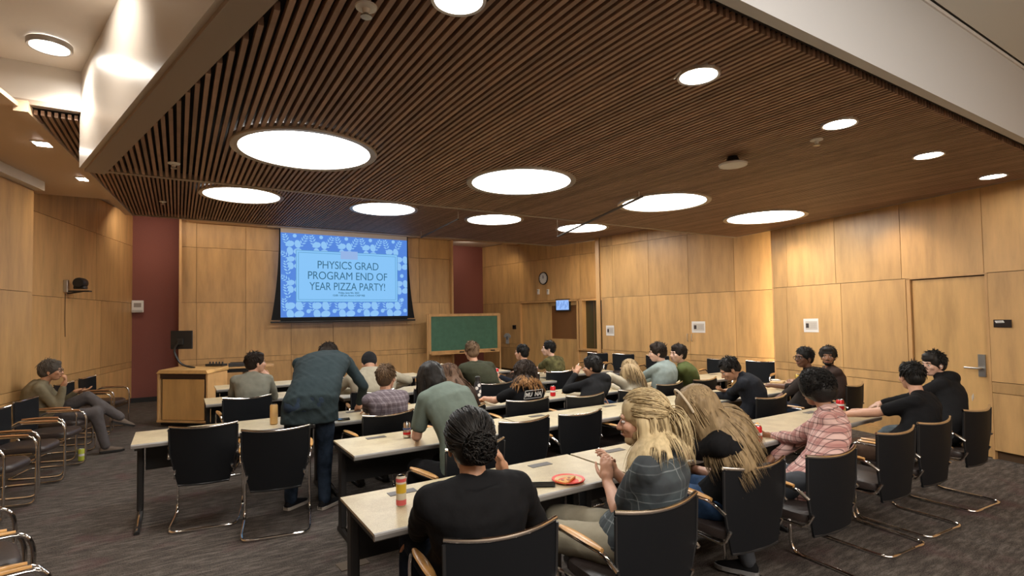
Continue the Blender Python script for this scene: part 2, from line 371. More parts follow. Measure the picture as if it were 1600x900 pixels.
for k in range(7):
    xx = xm-.2+.065*k; zz = 2.02+.05*math.sin(k*2.1); sp.tube([(xx-.02, -.033, zz-.06), (xx, -.033, zz), (xx+.015*(-1)**k, -.033, zz+.07)], .008, 4)
sp.build('slide_pattern', emit('small_display_mark', (.1, .2, .55), 1), sm)
# window between the two angled walls
wn = empty('window_1', (PD1.x, PD1.y, 0), angD, kind='structure'); LW = (V(D1)-PD1).length
MB().box((.10, .04, 1.48), (.10, .18, 1.36)).build('window_frame', 'trim_wood', wn)
MB().box((LW/2, .04, .81), (LW, .2, .05)).build('window_sill', 'trim_wood', wn)
MB().box((LW/2, .04, 2.14), (LW, .16, .05)).build('window_frame', 'trim_wood', wn)
MB().box((LW/2+.05, .12, 1.48), (LW, .015, 1.34)).build('window_pane', plain('olive_glass', (.05, .042, .02), .15), wn)
MB().box((LW*.52, .105, 1.48), (.025, .03, 1.34)).build('window_mullion', 'joint', wn)
# middle right wall, right wall
W20, W21 = G(5.84, 7.61), G(7.42, 4.06)
c2 = [along(x, 480, W20, W21) for x in (959, 1015, 1077, 1149)]
c2t = [along(x, 420, W20, W21) for x in (957, 1013, 1075, 1147)]
wm = wall('wall_middle_right', W20, W21, 0, ZH, [c2]*3+[c2t]*2, ROWS+[3.37, 4.03])
L2 = V(W20)
for s in (-.05, .05):
    MB().tube(fillet([(c2[2]+s, 0, 1.16), (c2[2]+s, -.03, 1.16), (c2[2]+s, -.03, 1.30), (c2[2]+s, 0, 1.30)], .01, 2), .006, 6).build('cabinet_pull', 'steel', wm, True)
beam('trim_3', (5.76, 7.70), (5.83, 7.64), 0, ZH, .10, 'trim_wood')
RW0, RW1 = G(6.867, 4.2), G(6.867, -3)
cu = [along(x, 440, RW0, RW1) for x in (1230, 1306, 1409, 1538)]
cl = [along(x, 520, RW0, RW1) for x in (1231, 1316, 1418, 1546)]
DL, DRt = cl[2], cl[3]
SKIP['wall_right'] = [(cl[2], cl[3], 0), (cl[2], cl[3], 1), (cl[2], cl[3], 2)]
more = [5.0, 6.4, 7.8]
wr = wall('wall_right', RW0, RW1, 0, ZH, [cl+more]*3+[cu+more]*2, ROWS+[3.37, 4.03])
beam('trim_4', (6.87, 4.21), (7.03, 4.21), 0, ZH, .03, 'trim_wood')
d2 = empty('door_2', (*RW0, 0), math.atan2(RW1[1]-RW0[1], RW1[0]-RW0[0]), kind='structure')
mid = (DL+DRt)/2; wd = DRt-DL
for x in (DL+.03, DRt-.012): MB().box((x, .045, 1.07), (.05 if x < mid else .024, .09, 2.14)).build('door_frame', 'trim_wood', d2)
MB().box((mid, .045, 2.135), (wd, .09, .02)).build('door_frame', 'trim_wood', d2)
MB().box((mid+.02, .045, 1.06), (wd-.09, .04, 2.10)).build('door_leaf', 'maple_door', d2)
MB().box((DRt-.10, .020, 1.06), (.075, .012, .26)).build('lock_plate', 'steel', d2)
MB().tube(fillet([(DRt-.10, .02, 1.03), (DRt-.10, -.045, 1.03), (DRt-.25, -.045, 1.03)], .02, 3), .011, 8).build('door_handle', 'steel', d2, True)
for n_, a_, b_ in (('baseboard_left', (-3.64, -3), (-3.64, 7.27)), ('baseboard_right', (6.86, 4.2), (6.86, 2.6)), ('baseboard_front', (-3.08, 10.69), (2.95, 10.69)), ('baseboard_alcove', (-4, 10.96), (-3.1, 10.96))):
    beam(n_, a_, b_, 0, .1, .02, 'black' if 'alcove' in n_ else 'maple')
beam('wall_rear', (-5, -3.05), (8.5, -3.05), 0, ZH, .1, plain('rear_wall_paint', (.5, .42, .33), .8))
beam('wall_far_right', (7.6, -3), (7.6, 12.5), 0, ZH, .1, 'joint')
beam('wall_far_front', (-5, 12.4), (8.5, 12.4), 0, ZH, .1, 'joint')

# ------------------------------------------------------------------ slatted ceilings
SD = V((0, 1.0)); SN = V((SD.y, -SD.x))
def clip_line(poly, o, d):
    ts = []
    n = len(poly)
    for i in range(n):
        a, b = V(poly[i]), V(poly[(i+1) % n]); e = b-a; den = d.x*e.y-d.y*e.x
        if abs(den) < 1e-9: continue
        w_ = a-o; t = (w_.x*e.y-w_.y*e.x)/den; u = (w_.x*d.y-w_.y*d.x)/den
        if -1e-9 <= u <= 1+1e-9: ts.append(t)
    return (min(ts), max(ts)) if len(ts) >= 2 else None
def cloud(name, poly, z, pitch, width, holes, edge=None):
    root = MB().prism(poly, z+.055, z+.075).build(name, 'slatback'); tag(root, kind='structure')
    offs = [V(p).dot(SN) for p in poly]; k = min(offs)+pitch/2
    while k < max(offs):
        r_ = clip_line(poly, SN*k, SD)
        if r_ and r_[1]-r_[0] > .05:
            segs = [r_]
            for (hx, hy, hr) in holes:       # a slat stops at the rim of a lamp
                c = V((hx, hy)); dd = c.dot(SN)-k
                if abs(dd) < hr:
                    h = math.sqrt(hr*hr-dd*dd); t0 = c.dot(SD); ns = []
                    for a, b in segs:
                        if t0-h > a+.02: ns.append((a, min(b, t0-h)))
                        if t0+h < b-.02: ns.append((max(a, t0+h), b))
                        if t0+h <= a or t0-h >= b: pass
                    segs = ns or segs
            m_ = MB()
            for a, b in segs:
                L_ = b-a
                if L_ > .03: m_.box((a+L_/2, 0, .022), (L_-.004, width, .044))
            o = m_.build('slat', 'slat', root, loc=(SN.x*k, SN.y*k, z), rz=math.atan2(SD.y, SD.x))
        k += pitch
    return root
A_L = [G(-.22+2.0*i, 3.63) for i in range(4)]; B_L = [G(-1.27+2.03*i, 6.90) for i in range(4)]
S_L = [G(*q) for q in ((.50, 1.62), (1.96, 1.59), (3.45, 1.59), (4.92, 1.60), (6.36, 1.59))]
Z1, Z2 = 3.135, 3.60
P1_ = [G(*q) for q in ((-1.96, 4.80), (.25, 1.22), (6.78, 1.22), (6.78, 4.80))]
P2_ = [G(*q) for q in ((-2.47, 4.88), (6.9, 4.88), (6.52, 6.35), (5.93, 7.75), (5.28, 8.9), (-3.20, 8.78))]
c1_ = cloud('ceiling_slatted_near', P1_, Z1, .0474, .025, [(x, y, .56) for x, y in A_L]+[(x, y, .12) for x, y in S_L])
c2_ = cloud('ceiling_slatted_far', P2_, Z2, .0474, .025, [(x, y, .56) for x, y in B_L])
tag(c1_, kind='structure'); tag(c2_, kind='structure')
beam('ceiling_frame', (-2.06, 4.90), (.20, 1.10), Z1-.006, Z1+.09, .15, 'flange')
beam('ceiling_bulkhead', (-2.10, 4.88), (.20, 1.04), Z1+.02, ZH, .10, 'white_soffit', -.012)
beam('ceiling_frame', (.16, 1.205), (6.86, 1.205), Z1+.03, Z1+.06, .012, 'slatback')
beam('ceiling_bulkhead', (.13, 1.15), (6.86, 1.15), Z1, 3.75, .06, 'grey_soffit')
beam('ceiling_bulkhead', (2.4, -.3), (6.86, -.3), 3.75, 3.79, 3.6, 'white_ceiling')
beam('ceiling_edge', (3.0, 1.13), (6.86, 1.13), 3.725, 3.75, .03, 'white')
beam('ceiling_frame', (-2.02, 4.83), (6.78, 4.83), Z1-.004, Z1+.06, .07, 'flange')
beam('ceiling_bulkhead', (-2.02, 4.87), (6.84, 4.87), Z1+.05, Z2+.06, .05, 'tan_soffit')
beam('ceiling_bulkhead', (-3.65, 4.86), (-2.08, 4.86), 3.70, ZH, .08, 'white_soffit')
beam('ceiling_frame', (-3.65, 4.86), (-2.12, 4.86), 3.66, 3.705, .10, 'flange')
beam('ceiling_frame', (-2.50, 4.80), (-3.26, 8.80), Z2-.02, Z2+.08, .10, 'tan_soffit')
beam('ceiling_frame', (-3.26, 8.83), (5.30, 8.95), Z2-.01, Z2+.07, .08, 'flange')
beam('ceiling_frame', (5.30, 8.95), (5.97, 7.77), Z2-.01, Z2+.07, .07, 'flange')
beam('ceiling_frame', (5.97, 7.77), (6.58, 6.35), Z2-.01, Z2+.07, .07, 'flange')
beam('ceiling_frame', (6.80, 1.15), (6.80, 4.85), Z1-.004, Z1+.04, .04, 'flange')
tag(MB().prism([G(*q) for q in ((-4.0, 3.2), (-2.44, 4.0), (-2.52, 4.85), (-3.12, 7.95), (-4.0, 7.95))], 3.62, 3.66).build('ceiling_soffit', 'tan_soffit'), kind='structure')
c3_ = MB().prism([G(*q) for q in ((-2.9, 9.25), (5.0, 9.25), (5.0, 10.6), (-2.9, 10.6))], 3.90, 3.94).build('ceiling_front_panel', 'tan_soffit'); c3_['kind'] = 'structure'

# lamps
def round_lamp(x, y, z, r, label, group, ringw=.06, mat='lamp'):
    t = empty('ceiling_lamp', (x, y, z), 0, label, 'lamp', group)
    MB().lathe([(r-ringw, .0), (r-ringw, -.012), (r-.004, -.016), (r, -.008), (r, .03), (r-ringw, .03), (r-ringw, 0)], n=48, caps=False).build('lamp_ring', 'ring', t, True)
    MB().lathe([(.001, .012), (r-ringw+.002, .012), (r-ringw+.002, .03), (.001, .03)], n=48).build('lamp_diffuser', mat, t)
    return t
ords = ['leftmost', 'second from left', 'third from left', 'rightmost']
for i, (x, y) in enumerate(A_L): round_lamp(x, y, Z1, .575, 'very large round white ceiling lamp, %s of the nearer row' % ords[i], 'large round lamps in two rows')
for i, (x, y) in enumerate(B_L): round_lamp(x, y, Z2, .575, 'large round white ceiling lamp, %s of the row nearer the screen' % ords[i], 'large round lamps in two rows')
ords5 = ['cut off by the top edge of the picture', 'with a bent clip showing beside it', 'between the smoke detector and the grey beam', 'second from the right wall', 'nearest the right wall']
for i, (x, y) in enumerate(S_L): 
    t_ = round_lamp(x, y, Z1, .125, 'small round ceiling downlight %s' % ords5[i], 'small downlights along the grey beam', .018, 'slamp')
    if i == 1: MB().tube([(-.13, .02, .0), (-.12, .08, -.02), (-.05, .14, .02)], .006, 5).build('clip', 'white', t_)
round_lamp(*G(-2.14, 4.42), ZH-.035, .15, 'round downlight in the high white ceiling at upper left', 'left side downlights', .02, 'slamp')
for (x, y, wd_) in ((-2.80, 5.70, 'nearer'), (-3.0, 6.9, 'farther')):
    t_ = empty('ceiling_lamp', (*G(x, y), 3.62), R(-6), '%s small square downlight in the tan left soffit' % wd_, 'lamp', 'square downlights in the left soffit')
    MB().box((0, 0, -.005), (.17, .17, .01)).build('lamp_ring', 'white', t_); MB().box((0, 0, -.013), (.13, .13, .006)).build('lamp_diffuser', 'slamp', t_)
# detector, sprinklers
sd = empty('smoke_detector', (*G(3.27, 2.32), Z1), 0, 'white disc detector with a dark neck on the wooden slat ceiling', 'detector')
MB().lathe([(.04, 0), (.06, -.05), (.05, -.06), (.001, -.06)], n=20).build('neck', 'black', sd, True)
MB().lathe([(.001, -.055), (.10, -.058), (.125, -.07), (.12, -.085), (.001, -.09)], n=28).build('cover', 'white', sd, True)
for (x, y, z, lb) in ((.13, 1.83, Z1, 'large white sprinkler head at the top edge of the slat ceiling'), (3.6, 1.82, Z1, 'small sprinkler between the disc detector and a downlight'),
                      (-1.31, 4.35, Z1, 'sprinkler on the near slat ceiling beside its left frame'), (-2.45, 7.7, Z2, 'sprinkler on the far slat ceiling above the maroon wall'), (2.2, 6.15, Z2, 'faint sprinkler on the ceiling between two round lamps of different rows')):
    s_ = empty('sprinkler', (*G(x, y), z), 0, lb, 'sprinkler', 'ceiling sprinklers')
    MB().lathe([(.001, .004), (.05, .0), (.048, -.008), (.018, -.012), (.014, -.035), (.001, -.036)], n=16).build('escutcheon', 'white', s_, True)
    MB().lathe([(.001, -.04), (.026, -.045), (.026, -.05), (.001, -.052)], n=12).build('deflector', 'steel', s_, True)
# hanging rails
def rail(a, b, rods, label):
    t = empty('hanging_rail', (0, 0, 0), 0, label, 'rail', 'thin grey rails hung below the ceiling')
    MB().tube([a, b], .016, 8).build('bar', plain('rail_grey', (.10, .085, .075), .7), t)
    for p, q in rods: MB().tube([p, q], .004, 5).build('hanger', 'white', t)
a = at(1004, 326, 3.35); b = at(871, 357, 5.6); b.z = a.z = (a.z+b.z)/2
rail(a, b, [(at(999, 327, 3.4)[:2]+(a.z,), at(999, 327, 3.4)[:2]+(Z1,)), (b[:], b[:2]+(Z2,))], 'thin grey rail hanging across the third round lamp from the left')
a = at(716, 348, 6.6); b = at(658, 366, 8.4); b.z = a.z = (a.z+b.z)/2
rail(a, b, [(a[:], a[:2]+(Z2,)), (b[:], b[:2]+(Z2,))], 'short grey hanging rail above the right end of the screen')

# ------------------------------------------------------------------ projection screen with its slide
YS = 10.45; YW = YS*1.2785
TL, TR, BL, BR = at(440, 363, YS), at(635.5, 376, YS), at(437, 496, YS), at(637, 493.5, YS)
sx0, sx1, sz0, sz1 = (TL.x+BL.x)/2, (TR.x+BR.x)/2, (BL.z+BR.z)/2, (TL.z+TR.z)/2
SW, SH = sx1-sx0, sz1-sz0
ps = empty('projection_screen', (sx0, YW, sz0), 0, 'lit projection screen with a blue slide announcing a pizza party', 'screen')
EM = lambda n, c, s=1.0: emit(n, c, s)
NV = 16       # black tensioned side borders, waisted at the top
for s in (0, 1):
    rows_ = []; m_ = MB()
    for k in range(NV+1):
        v = k/NV; wv = .17*(1-v)**2.2+.03; z = -.06+v*(SH+.20)
        xa, xb = (0, -wv) if s == 0 else (SW, SW+wv)
        rows_.append([V((xa, .012, z)), V((xb, .012, z)), V((xb, .02, z)), V((xa, .02, z))])
    m_.rings(rows_); m_.build('side_border', 'mesh', ps)
MB().box((SW/2, .01, -.045), (SW, .012, .09)).build('lower_border', 'mesh', ps)
MB().box((SW/2, .01, SH+.10), (SW, .012, .20)).build('blank_top', plain('blank_screen_cloth', (.50, .46, .47), .8), ps)
MB().rbox((SW/2, .0, -.11), (SW+.44, .04, .04), .02).build('weight_bar', 'blackplastic', ps, True)
MB().rbox((SW/2, .05, 3.96-sz0), (SW+.6, .16, .16), .03).build('roller_case', 'flange', ps)
MB().box((SW/2, .005, SH/2), (SW, .01, SH)).build('slide_background', EM('slide_blue', (.085, .235, .71)), ps)
MID = EM('slide_pale_blue', (.27, .545, .90)); LT = EM('slide_light', (.24, .55, .93)); DK = EM('slide_dark', (.035, .14, .24))
def leaf_sprig(m, cx, cz, s, a):
    m_ = Matrix.Rotation(a, 2); s *= 1.2
    for k, (t, l) in enumerate(((-.9, .75), (-.5, 1), (-.1, 1.05), (.3, .9), (.65, .65))):
        for sd in (-1, 1):
            p0 = V((0, t)); d_ = V((sd*.75, .65)).normalized(); nn = V((-d_.y, d_.x))
            q = [p0, p0+d_*l*.5*.55+nn*.12, p0+d_*l*.62, p0+d_*l*.5*.55-nn*.10]
            q = [m_ @ (x*s) for x in q]
            m.add([(cx+x.x, 0, cz+x.y) for x in q], [(0, 1, 2, 3) if sd > 0 else (3, 2, 1, 0)])
def disc(m, cx, cz, r, n=14, e=1.0, a=0):
    m.add([(cx+math.cos(2*math.pi*k/n)*r*math.cos(a)-math.sin(2*math.pi*k/n)*r*e*math.sin(a), 0, cz+math.cos(2*math.pi*k/n)*r*math.sin(a)+math.sin(2*math.pi*k/n)*r*e*math.cos(a)) for k in range(n)], [tuple(range(n))])
X0, X1, Zb, Zt = .34, SW-.275, .37, SH-.40
class Motif:
    def __init__(s, name): s.m = MB(); s.n = name
    def __enter__(s): return s.m
    def __exit__(s, *a):
        m = s.m; m.v = [(min(max(x, .003), SW-.003), -.003, min(max(z, .003), SH-.003)) for x, _, z in m.v]; m.build(s.n, MID, ps)
def flower(cx, cz, s):
    with Motif('slide_flower') as fl:
        for k in range(4):
            a = R(45+90*k); disc(fl, cx+math.cos(a)*s*.64, cz+math.sin(a)*s*.64, s*.52, 12, .72, a+1.0)
def sprig(*a):
    with Motif('slide_sprig') as fl: leaf_sprig(fl, *a)
def dot(cx, cz, r):
    with Motif('slide_dot') as fl: disc(fl, cx, cz, r)
for k in range(5):
    xx = .29+k*.605
    flower(xx+.02, .17, .22); sprig(xx-.20, .30, .14, .1); sprig(xx+.19, .31, .13, -.25); dot(min(xx+.33, SW-.06), .14, .05)
    flower(xx, SH-.34 if k < 4 else SH-.42, .19)
    sprig(xx-.17, SH-.17, .14, .3); sprig(xx+.22 if k < 4 else xx+.15, SH-.17, .14, -.5); dot(xx+.02, SH-.06, .045)
for z in (.62, 1.18): sprig(.14, z, .15, .2); sprig(.12, z+.28, .13, 1.0); flower(.30, z+.12, .17)
for z in (.75, 1.38): flower(SW-.14, z, .20); dot(SW-.15, z-.33, .05)
MB().box(((X0+X1)/2, -.007, (Zb+Zt)/2), (X1-X0, .004, Zt-Zb)).build('slide_panel', LT, ps)
fr = MB(); g = .05
for (x, z, w_, h_) in (((X0+X1)/2, Zb+g, X1-X0-2*g, .012), ((X0+X1)/2, Zt-g, X1-X0-2*g, .012), (X0+g, (Zb+Zt)/2, .012, Zt-Zb-2*g), (X1-g, (Zb+Zt)/2, .012, Zt-Zb-2*g)): fr.box((x, -.010, z), (w_, .003, h_))
for (x, z, w_, h_) in (((X0+X1)/2, Zb, X1-X0, .014), ((X0+X1)/2, Zt, X1-X0, .014), (X0, (Zb+Zt)/2, .014, Zt-Zb), (X1, (Zb+Zt)/2, .014, Zt-Zb)): fr.box((x, -.010, z), (w_, .003, h_))
fr.build('slide_frame', EM('slide_line', (.11, .33, .58)), ps)
MB().box(((X0+X1)/2, -.012, Zt-.07), (.42, .004, .20)).build('slide_tab', EM('slide_tab', (.29, .45, .78)), ps)
xc = (X0+X1)/2-.01
for i, t_ in enumerate(('PHYSICS GRAD', 'PROGRAM END OF', 'YEAR PIZZA PARTY!')):
    o = text_mesh(t_, .272, DK, 'slide_text', ps, offset=-.0005, spacing=.97); 
    wd_ = max(v.co.x for v in o.data.vertices)-min(v.co.x for v in o.data.vertices); want = (1.50, 1.95, 1.86)[i]
    for v in o.data.vertices: v.co.x *= want/wd_
    o.location = (xc, -.014, Zt-.42-i*.262)
for i, t_ in enumerate(('Friday, June 9th, 2023', '12:00- 1:00 pm, Room: CASP 90β')):
    o = text_mesh(t_, .058, DK, 'slide_text', ps, offset=.0012); o.location = (xc, -.014, Zt-1.025-i*.065)

# ------------------------------------------------------------------ chalkboard, lectern
def cb():
    a, b = at(669, 491, 10.25), at(780, 547, 10.25)
    t = empty('chalkboard', (a.x, a.y, 0), 0, 'green chalkboard in a maple frame on a rolling stand, right of the screen', 'chalkboard')
    w_, z0, z1 = b.x-a.x, b.z, a.z
    MB().box((w_/2, 0, (z0+z1)/2), (w_-.1, .03, z1-z0-.1)).build('board', 'green', t)
    for (x, z, ww, hh) in ((w_/2, z1-.03, w_, .07), (w_/2, z0+.03, w_, .07), (.03, (z0+z1)/2, .07, z1-z0-.12), (w_-.03, (z0+z1)/2, .07, z1-z0-.12)): MB().box((x, -.01, z), (ww, .05, hh)).build('frame', 'trim_wood', t)
    MB().box((w_/2, -.06, z0-.02), (w_-.1, .10, .025)).build('chalk_tray', 'trim_wood', t)
    for x in (-.025, w_+.025): 
        MB().box((x, 0, z1/2), (.035, .05, z1)).build('post', 'trim_wood', t); MB().box((x, 0, .06), (.05, .5, .05)).build('foot', 'trim_wood', t)
    e = MB()
    for x in (.95, 1.12, w_-.25): e.box((x, -.07, z0+.012), (.12, .04, .03))
    tag(e.build('eraser', 'black', t))
cb()
le = empty('lectern', (.28, 10.47, 0), R(-42), 'maple lectern with black side slots, standing left of the tables', 'lectern')
H_ = .92
MB().box((0, -.06, .02+.04), (.78, .40, .08)).build('plinth', 'black', le)
MB().box((0, -.08, .47), (.70, .42, .72)).build('body', 'black', le)
MB().rbox((0, -.302, .45), (.66, .02, .66), .005).build('front_panel', 'maple_desk', le)
for x in (-.385, .385): MB().rbox((x, -.10, .48), (.035, .46, .80), .01).build('side_panel', 'trim_wood', le)
MB().box((0, -.305, .83), (.72, .015, .07)).build('vent_slot', plain('dark_brown', (.05, .025, .015), .6), le)
MB().box((0, -.315, .095), (.80, .04, .03)).build('bottom_rail', 'trim_wood', le)
m_ = MB().rings([[V((-.41, -.34, .875)), V((.41, -.34, .875)), V((.41, .14, .895)), V((-.41, .14, .895))], [V((-.37, -.33, .93)), V((.37, -.33, .93)), V((.41, .14, .95)), V((-.41, .14, .95))]])
m_.build('top', 'maple_desk', le)
le.scale = (1.17, 1, 1)
dk = empty('side_desk', (*G(-1.50, 8.35), 0), R(-10), 'low maple side desk joined to the right of the lectern', 'desk')
MB().rbox((0, 0, .90), (.95, .5, .03), .01).build('desk_top', 'trim_wood', dk)
MB().box((.0, .05, .45), (.04, .40, .87)).build('support_panel', plain('dim_maple', (.32, .19, .08), .5), dk)
MB().box((-.1, -.1, .85), (.5, .2, .06)).build('keyboard_drawer', 'black', dk)
mo = empty('monitor', (.12, 10.50, .945), R(-30), 'black monitor on a curved arm, seen from behind above the lectern', 'monitor')
MB().tube(fillet([(.14, 0, 0), (-.10, 0, .05), (-.22, 0, .30), (-.12, 0, .44)], .12, 5), .018, 8).build('arm', 'blackplastic', mo, True)
MB().rbox((-.10, .04, .47), (.36, .03, .31), .012).build('screen_panel', 'black', mo)
MB().rbox((-.11, .015, .44), (.10, .04, .10), .01).build('mount', 'blackplastic', mo)
eq = empty('control_box', (.40, 10.42, .955), R(-42), 'small black cluster of plugs and knobs on the lectern top', 'equipment')
MB().rbox((.12, .1, .02), (.34, .12, .035), .01).build('body', 'black', eq)
for k in range(5): MB().lathe([(.012, .03), (.014, .06), (.008, .075), (.001, .075)], (.0+k*.06, .1, 0), 8).build('knob', 'blackplastic', eq, True)
lp = empty('document_case', (*G(-1.5, 8.3), .915), R(-14), 'flat dark grey equipment case on the side desk', 'case')
MB().rbox((0, 0, .035), (.46, .28, .06), .02).build('body', plain('dark_grey_case', (.045, .045, .047), .4), lp)
MB().rbox((.0, -.1, .075), (.40, .02, .012), .004).build('hinge', 'blackplastic', lp)

# ------------------------------------------------------------------ things on the walls
def on_wall(px, py, P0, P1, off=.0):
    k = along(px, py, P0, P1); d_ = (V(P1)-V(P0)).normalized(); p = V(P0)+d_*k; r = CR @ _d(px, py)
    z = CAMH+r[2]*(p.x/r[0]); return (p.x, p.y, z), math.atan2(d_.y, d_.x)
p, a = on_wall(850, 435, D0, D1)
ck = empty('wall_clock', p, a, 'round white wall clock with a black rim above the double door', 'clock')
MB().lathe([(.001, -.002), (.17, -.002), (.185, -.02), (.18, -.045), (.160, -.045), (.155, -.03), (.001, -.03)], n=32, axis='Y').build('rim', 'black', ck, True)
MB().lathe([(.001, -.028), (.156, -.028), (.156, -.034), (.001, -.034)], n=32, axis='Y').build('face', 'white', ck)
MB().box((-.01, -.037, .045), (.010, .004, .10)).build('hand', 'black', ck); MB().box((.004, -.037, .03), (.008, .004, .08)).build('hand', 'black', ck)
tk = MB()
for k in range(12): tk.box((math.sin(R(30*k))*.135, -.036, math.cos(R(30*k))*.135), (.007, .003, .022), mat=Matrix.Rotation(R(30*k), 3, 'Y'))
tk.build('hour_marks', 'black', ck)
for i, (px, py, lb) in enumerate(((842, 456, 'left of two small white wall sensors under the clock'), (857, 456, 'right of two small white wall sensors under the clock'))):
    p, a = on_wall(px, py, D0, D1); s_ = empty('wall_sensor', p, a, lb, 'sensor', 'white sensors under the clock')
    MB().rbox((0, -.02, 0), (.075, .04, .15), .01).build('housing', 'white', s_); MB().box((0, -.043, .03), (.04, .006, .03)).build('lens', plain('sensor_lens', (.35, .34, .33), .2), s_)
p, a = on_wall(804, 511, D0, D1); s_ = empty('wall_panel', p, a, 'small black control panel on the wall left of the double door', 'control panel')
MB().rbox((0, -.01, 0), (.16, .02, .12), .006).build('plate', 'black', s_); MB().box((-.01, -.022, .01), (.09, .004, .04)).build('display', 'glass', s_)
p, a = on_wall(793, 529, D0, D1); s_ = empty('paper_shirt', p, a, 'pale blue grey printed shirt shape pinned beside the chalkboard', 'decoration')
MB().add([(x*.018, -.012, z*.018) for x, z in ((-4, -9), (4, -9), (4, 3), (8, 1), (9.5, 5), (4.5, 9), (2, 9.5), (0, 8.3), (-2, 9.5), (-4.5, 9), (-9.5, 5), (-8, 1), (-4, 3))]+[(x*.018, -.002, z*.018) for x, z in ((-4, -9), (4, -9), (4, 3), (8, 1), (9.5, 5), (4.5, 9), (2, 9.5), (0, 8.3), (-2, 9.5), (-4.5, 9), (-9.5, 5), (-8, 1), (-4, 3))],
    [tuple(range(13)), tuple(range(25, 12, -1))]+[(i, 13+i, 13+(i+1) % 13, (i+1) % 13) for i in range(13)]).build('shirt_sheet', plain('pale_print', (.45, .47, .48), .8, var=.1, bump=(20, .1)), s_)
MB().box((0, -.016, .02), (.07, .006, .10)).build('print', plain('blue_print', (.16, .2, .26), .8), s_)
p, a = at(215, 479, 10.96), 0
s_ = empty('wall_phone', p, a, 'white wall unit with a grey grille on the maroon wall', 'wall unit')
MB().rbox((0, -.02, 0), (.22, .04, .26), .02).build('housing', 'white', s_); MB().box((0, -.043, .03), (.13, .006, .09)).build('grille', plain('grille_grey', (.3, .27, .25), .5), s_)
MB().rbox((0, -.045, -.095), (.18, .02, .04), .006).build('tray', 'steel', s_)
p, a = on_wall(100, 449, FL0, FL1)
s_ = empty('wall_camera', p, a, 'black camera on a shelf bracket, high on the left wooden wall', 'camera')
MB().rbox((0, -.03, .02), (.07, .06, .20), .01).build('mount_plate', 'steel', s_)
MB().box((.05, -.17, -.06), (.12, .34, .02)).build('shelf', 'black', s_)
MB().tube([(.04, -.03, -.1), (.05, -.25, -.06)], .012, 6).build('strut', 'black', s_)
MB().rbox((.06, -.20, .0), (.13, .16, .05), .02).build('camera_base', 'blackplastic', s_)
MB().lathe([(.001, -.10), (.07, -.10), (.085, -.07), (.085, .07), (.07, .09), (.001, .09)], (.06, -.20, .075), 18, 'X').build('camera_head', 'black', s_, True)
MB().lathe([(.001, 0), (.04, 0), (.045, .03), (.03, .04), (.001, .04)], (.155, -.20, .075), 16, 'X').build('lens', 'steel', s_, True)
MB().tube([(.02, -.01, -.1), (.02, -.008, -.5), (.05, -.004, -.8)], .005, 5).build('cable', 'joint', s_)
def poster(px, py, P0, P1, w_, h_, lb, tilt=0):
    p, a = on_wall(px, py, P0, P1); s_ = empty('paper_notice', p, a, lb, 'notice', 'white notices on the right hand walls'); s_.rotation_euler.y = tilt
    MB().box((0, -.004, 0), (w_, .004, h_)).build('sheet', 'paper', s_)
    MB().box((.01, -.0065, .0), (w_*.80, .001, h_*.62)).build('print_area', plain('notice_tint', (.60, .54, .47), .8), s_)
    MB().box((-w_*.24, -.008, -.01*h_), (w_*.20, .001, h_*.34)).build('photo', plain('notice_photo', (.05, .035, .03), .7, bump=(30, .1), var=.5), s_)
    l = MB()
    for k in range(5): l.box((w_*.16, -.0085, h_*(.14-.07*k)), (w_*(.40-.06*(k % 2)), .001, h_*.012))
    l.build('text_lines', plain('notice_text', (.36, .31, .27), .8), s_)
poster(953.5, 516.5, W20, W21, .24, .24, 'white notice with a dark photo, farthest, beside the dark window')
poster(1091.5, 511, W20, W21, .30, .23, 'white notice with a dark photo beside the cabinet pulls')
poster(1267.5, 508.5, RW0, RW1, .275, .215, 'white notice with a dark photo on the nearest wall panel, left of the right door', R(-1))
p, a = on_wall(1567, 505.5, RW0, RW1)
s_ = empty('room_sign', p, a, 'black room sign with a white strip, right of the maple door', 'sign')
MB().rbox((0, -.006, 0), (.17, .012, .088), .003).build('plate', plain('sign_black', (.015, .008, .007), .3), s_)
MB().add([(-.072, -.0135, .032), (.012, -.0135, .036), (.024, -.0135, .010), (-.06, -.0135, .006)], [(3, 2, 1, 0)]).build('label_strip', 'white', s_)
q = MB()
for k in range(2): q.box((-.02, -.0145, .026-.010*k), (.05, .001, .0018))
q.build('label_text', 'black', s_)

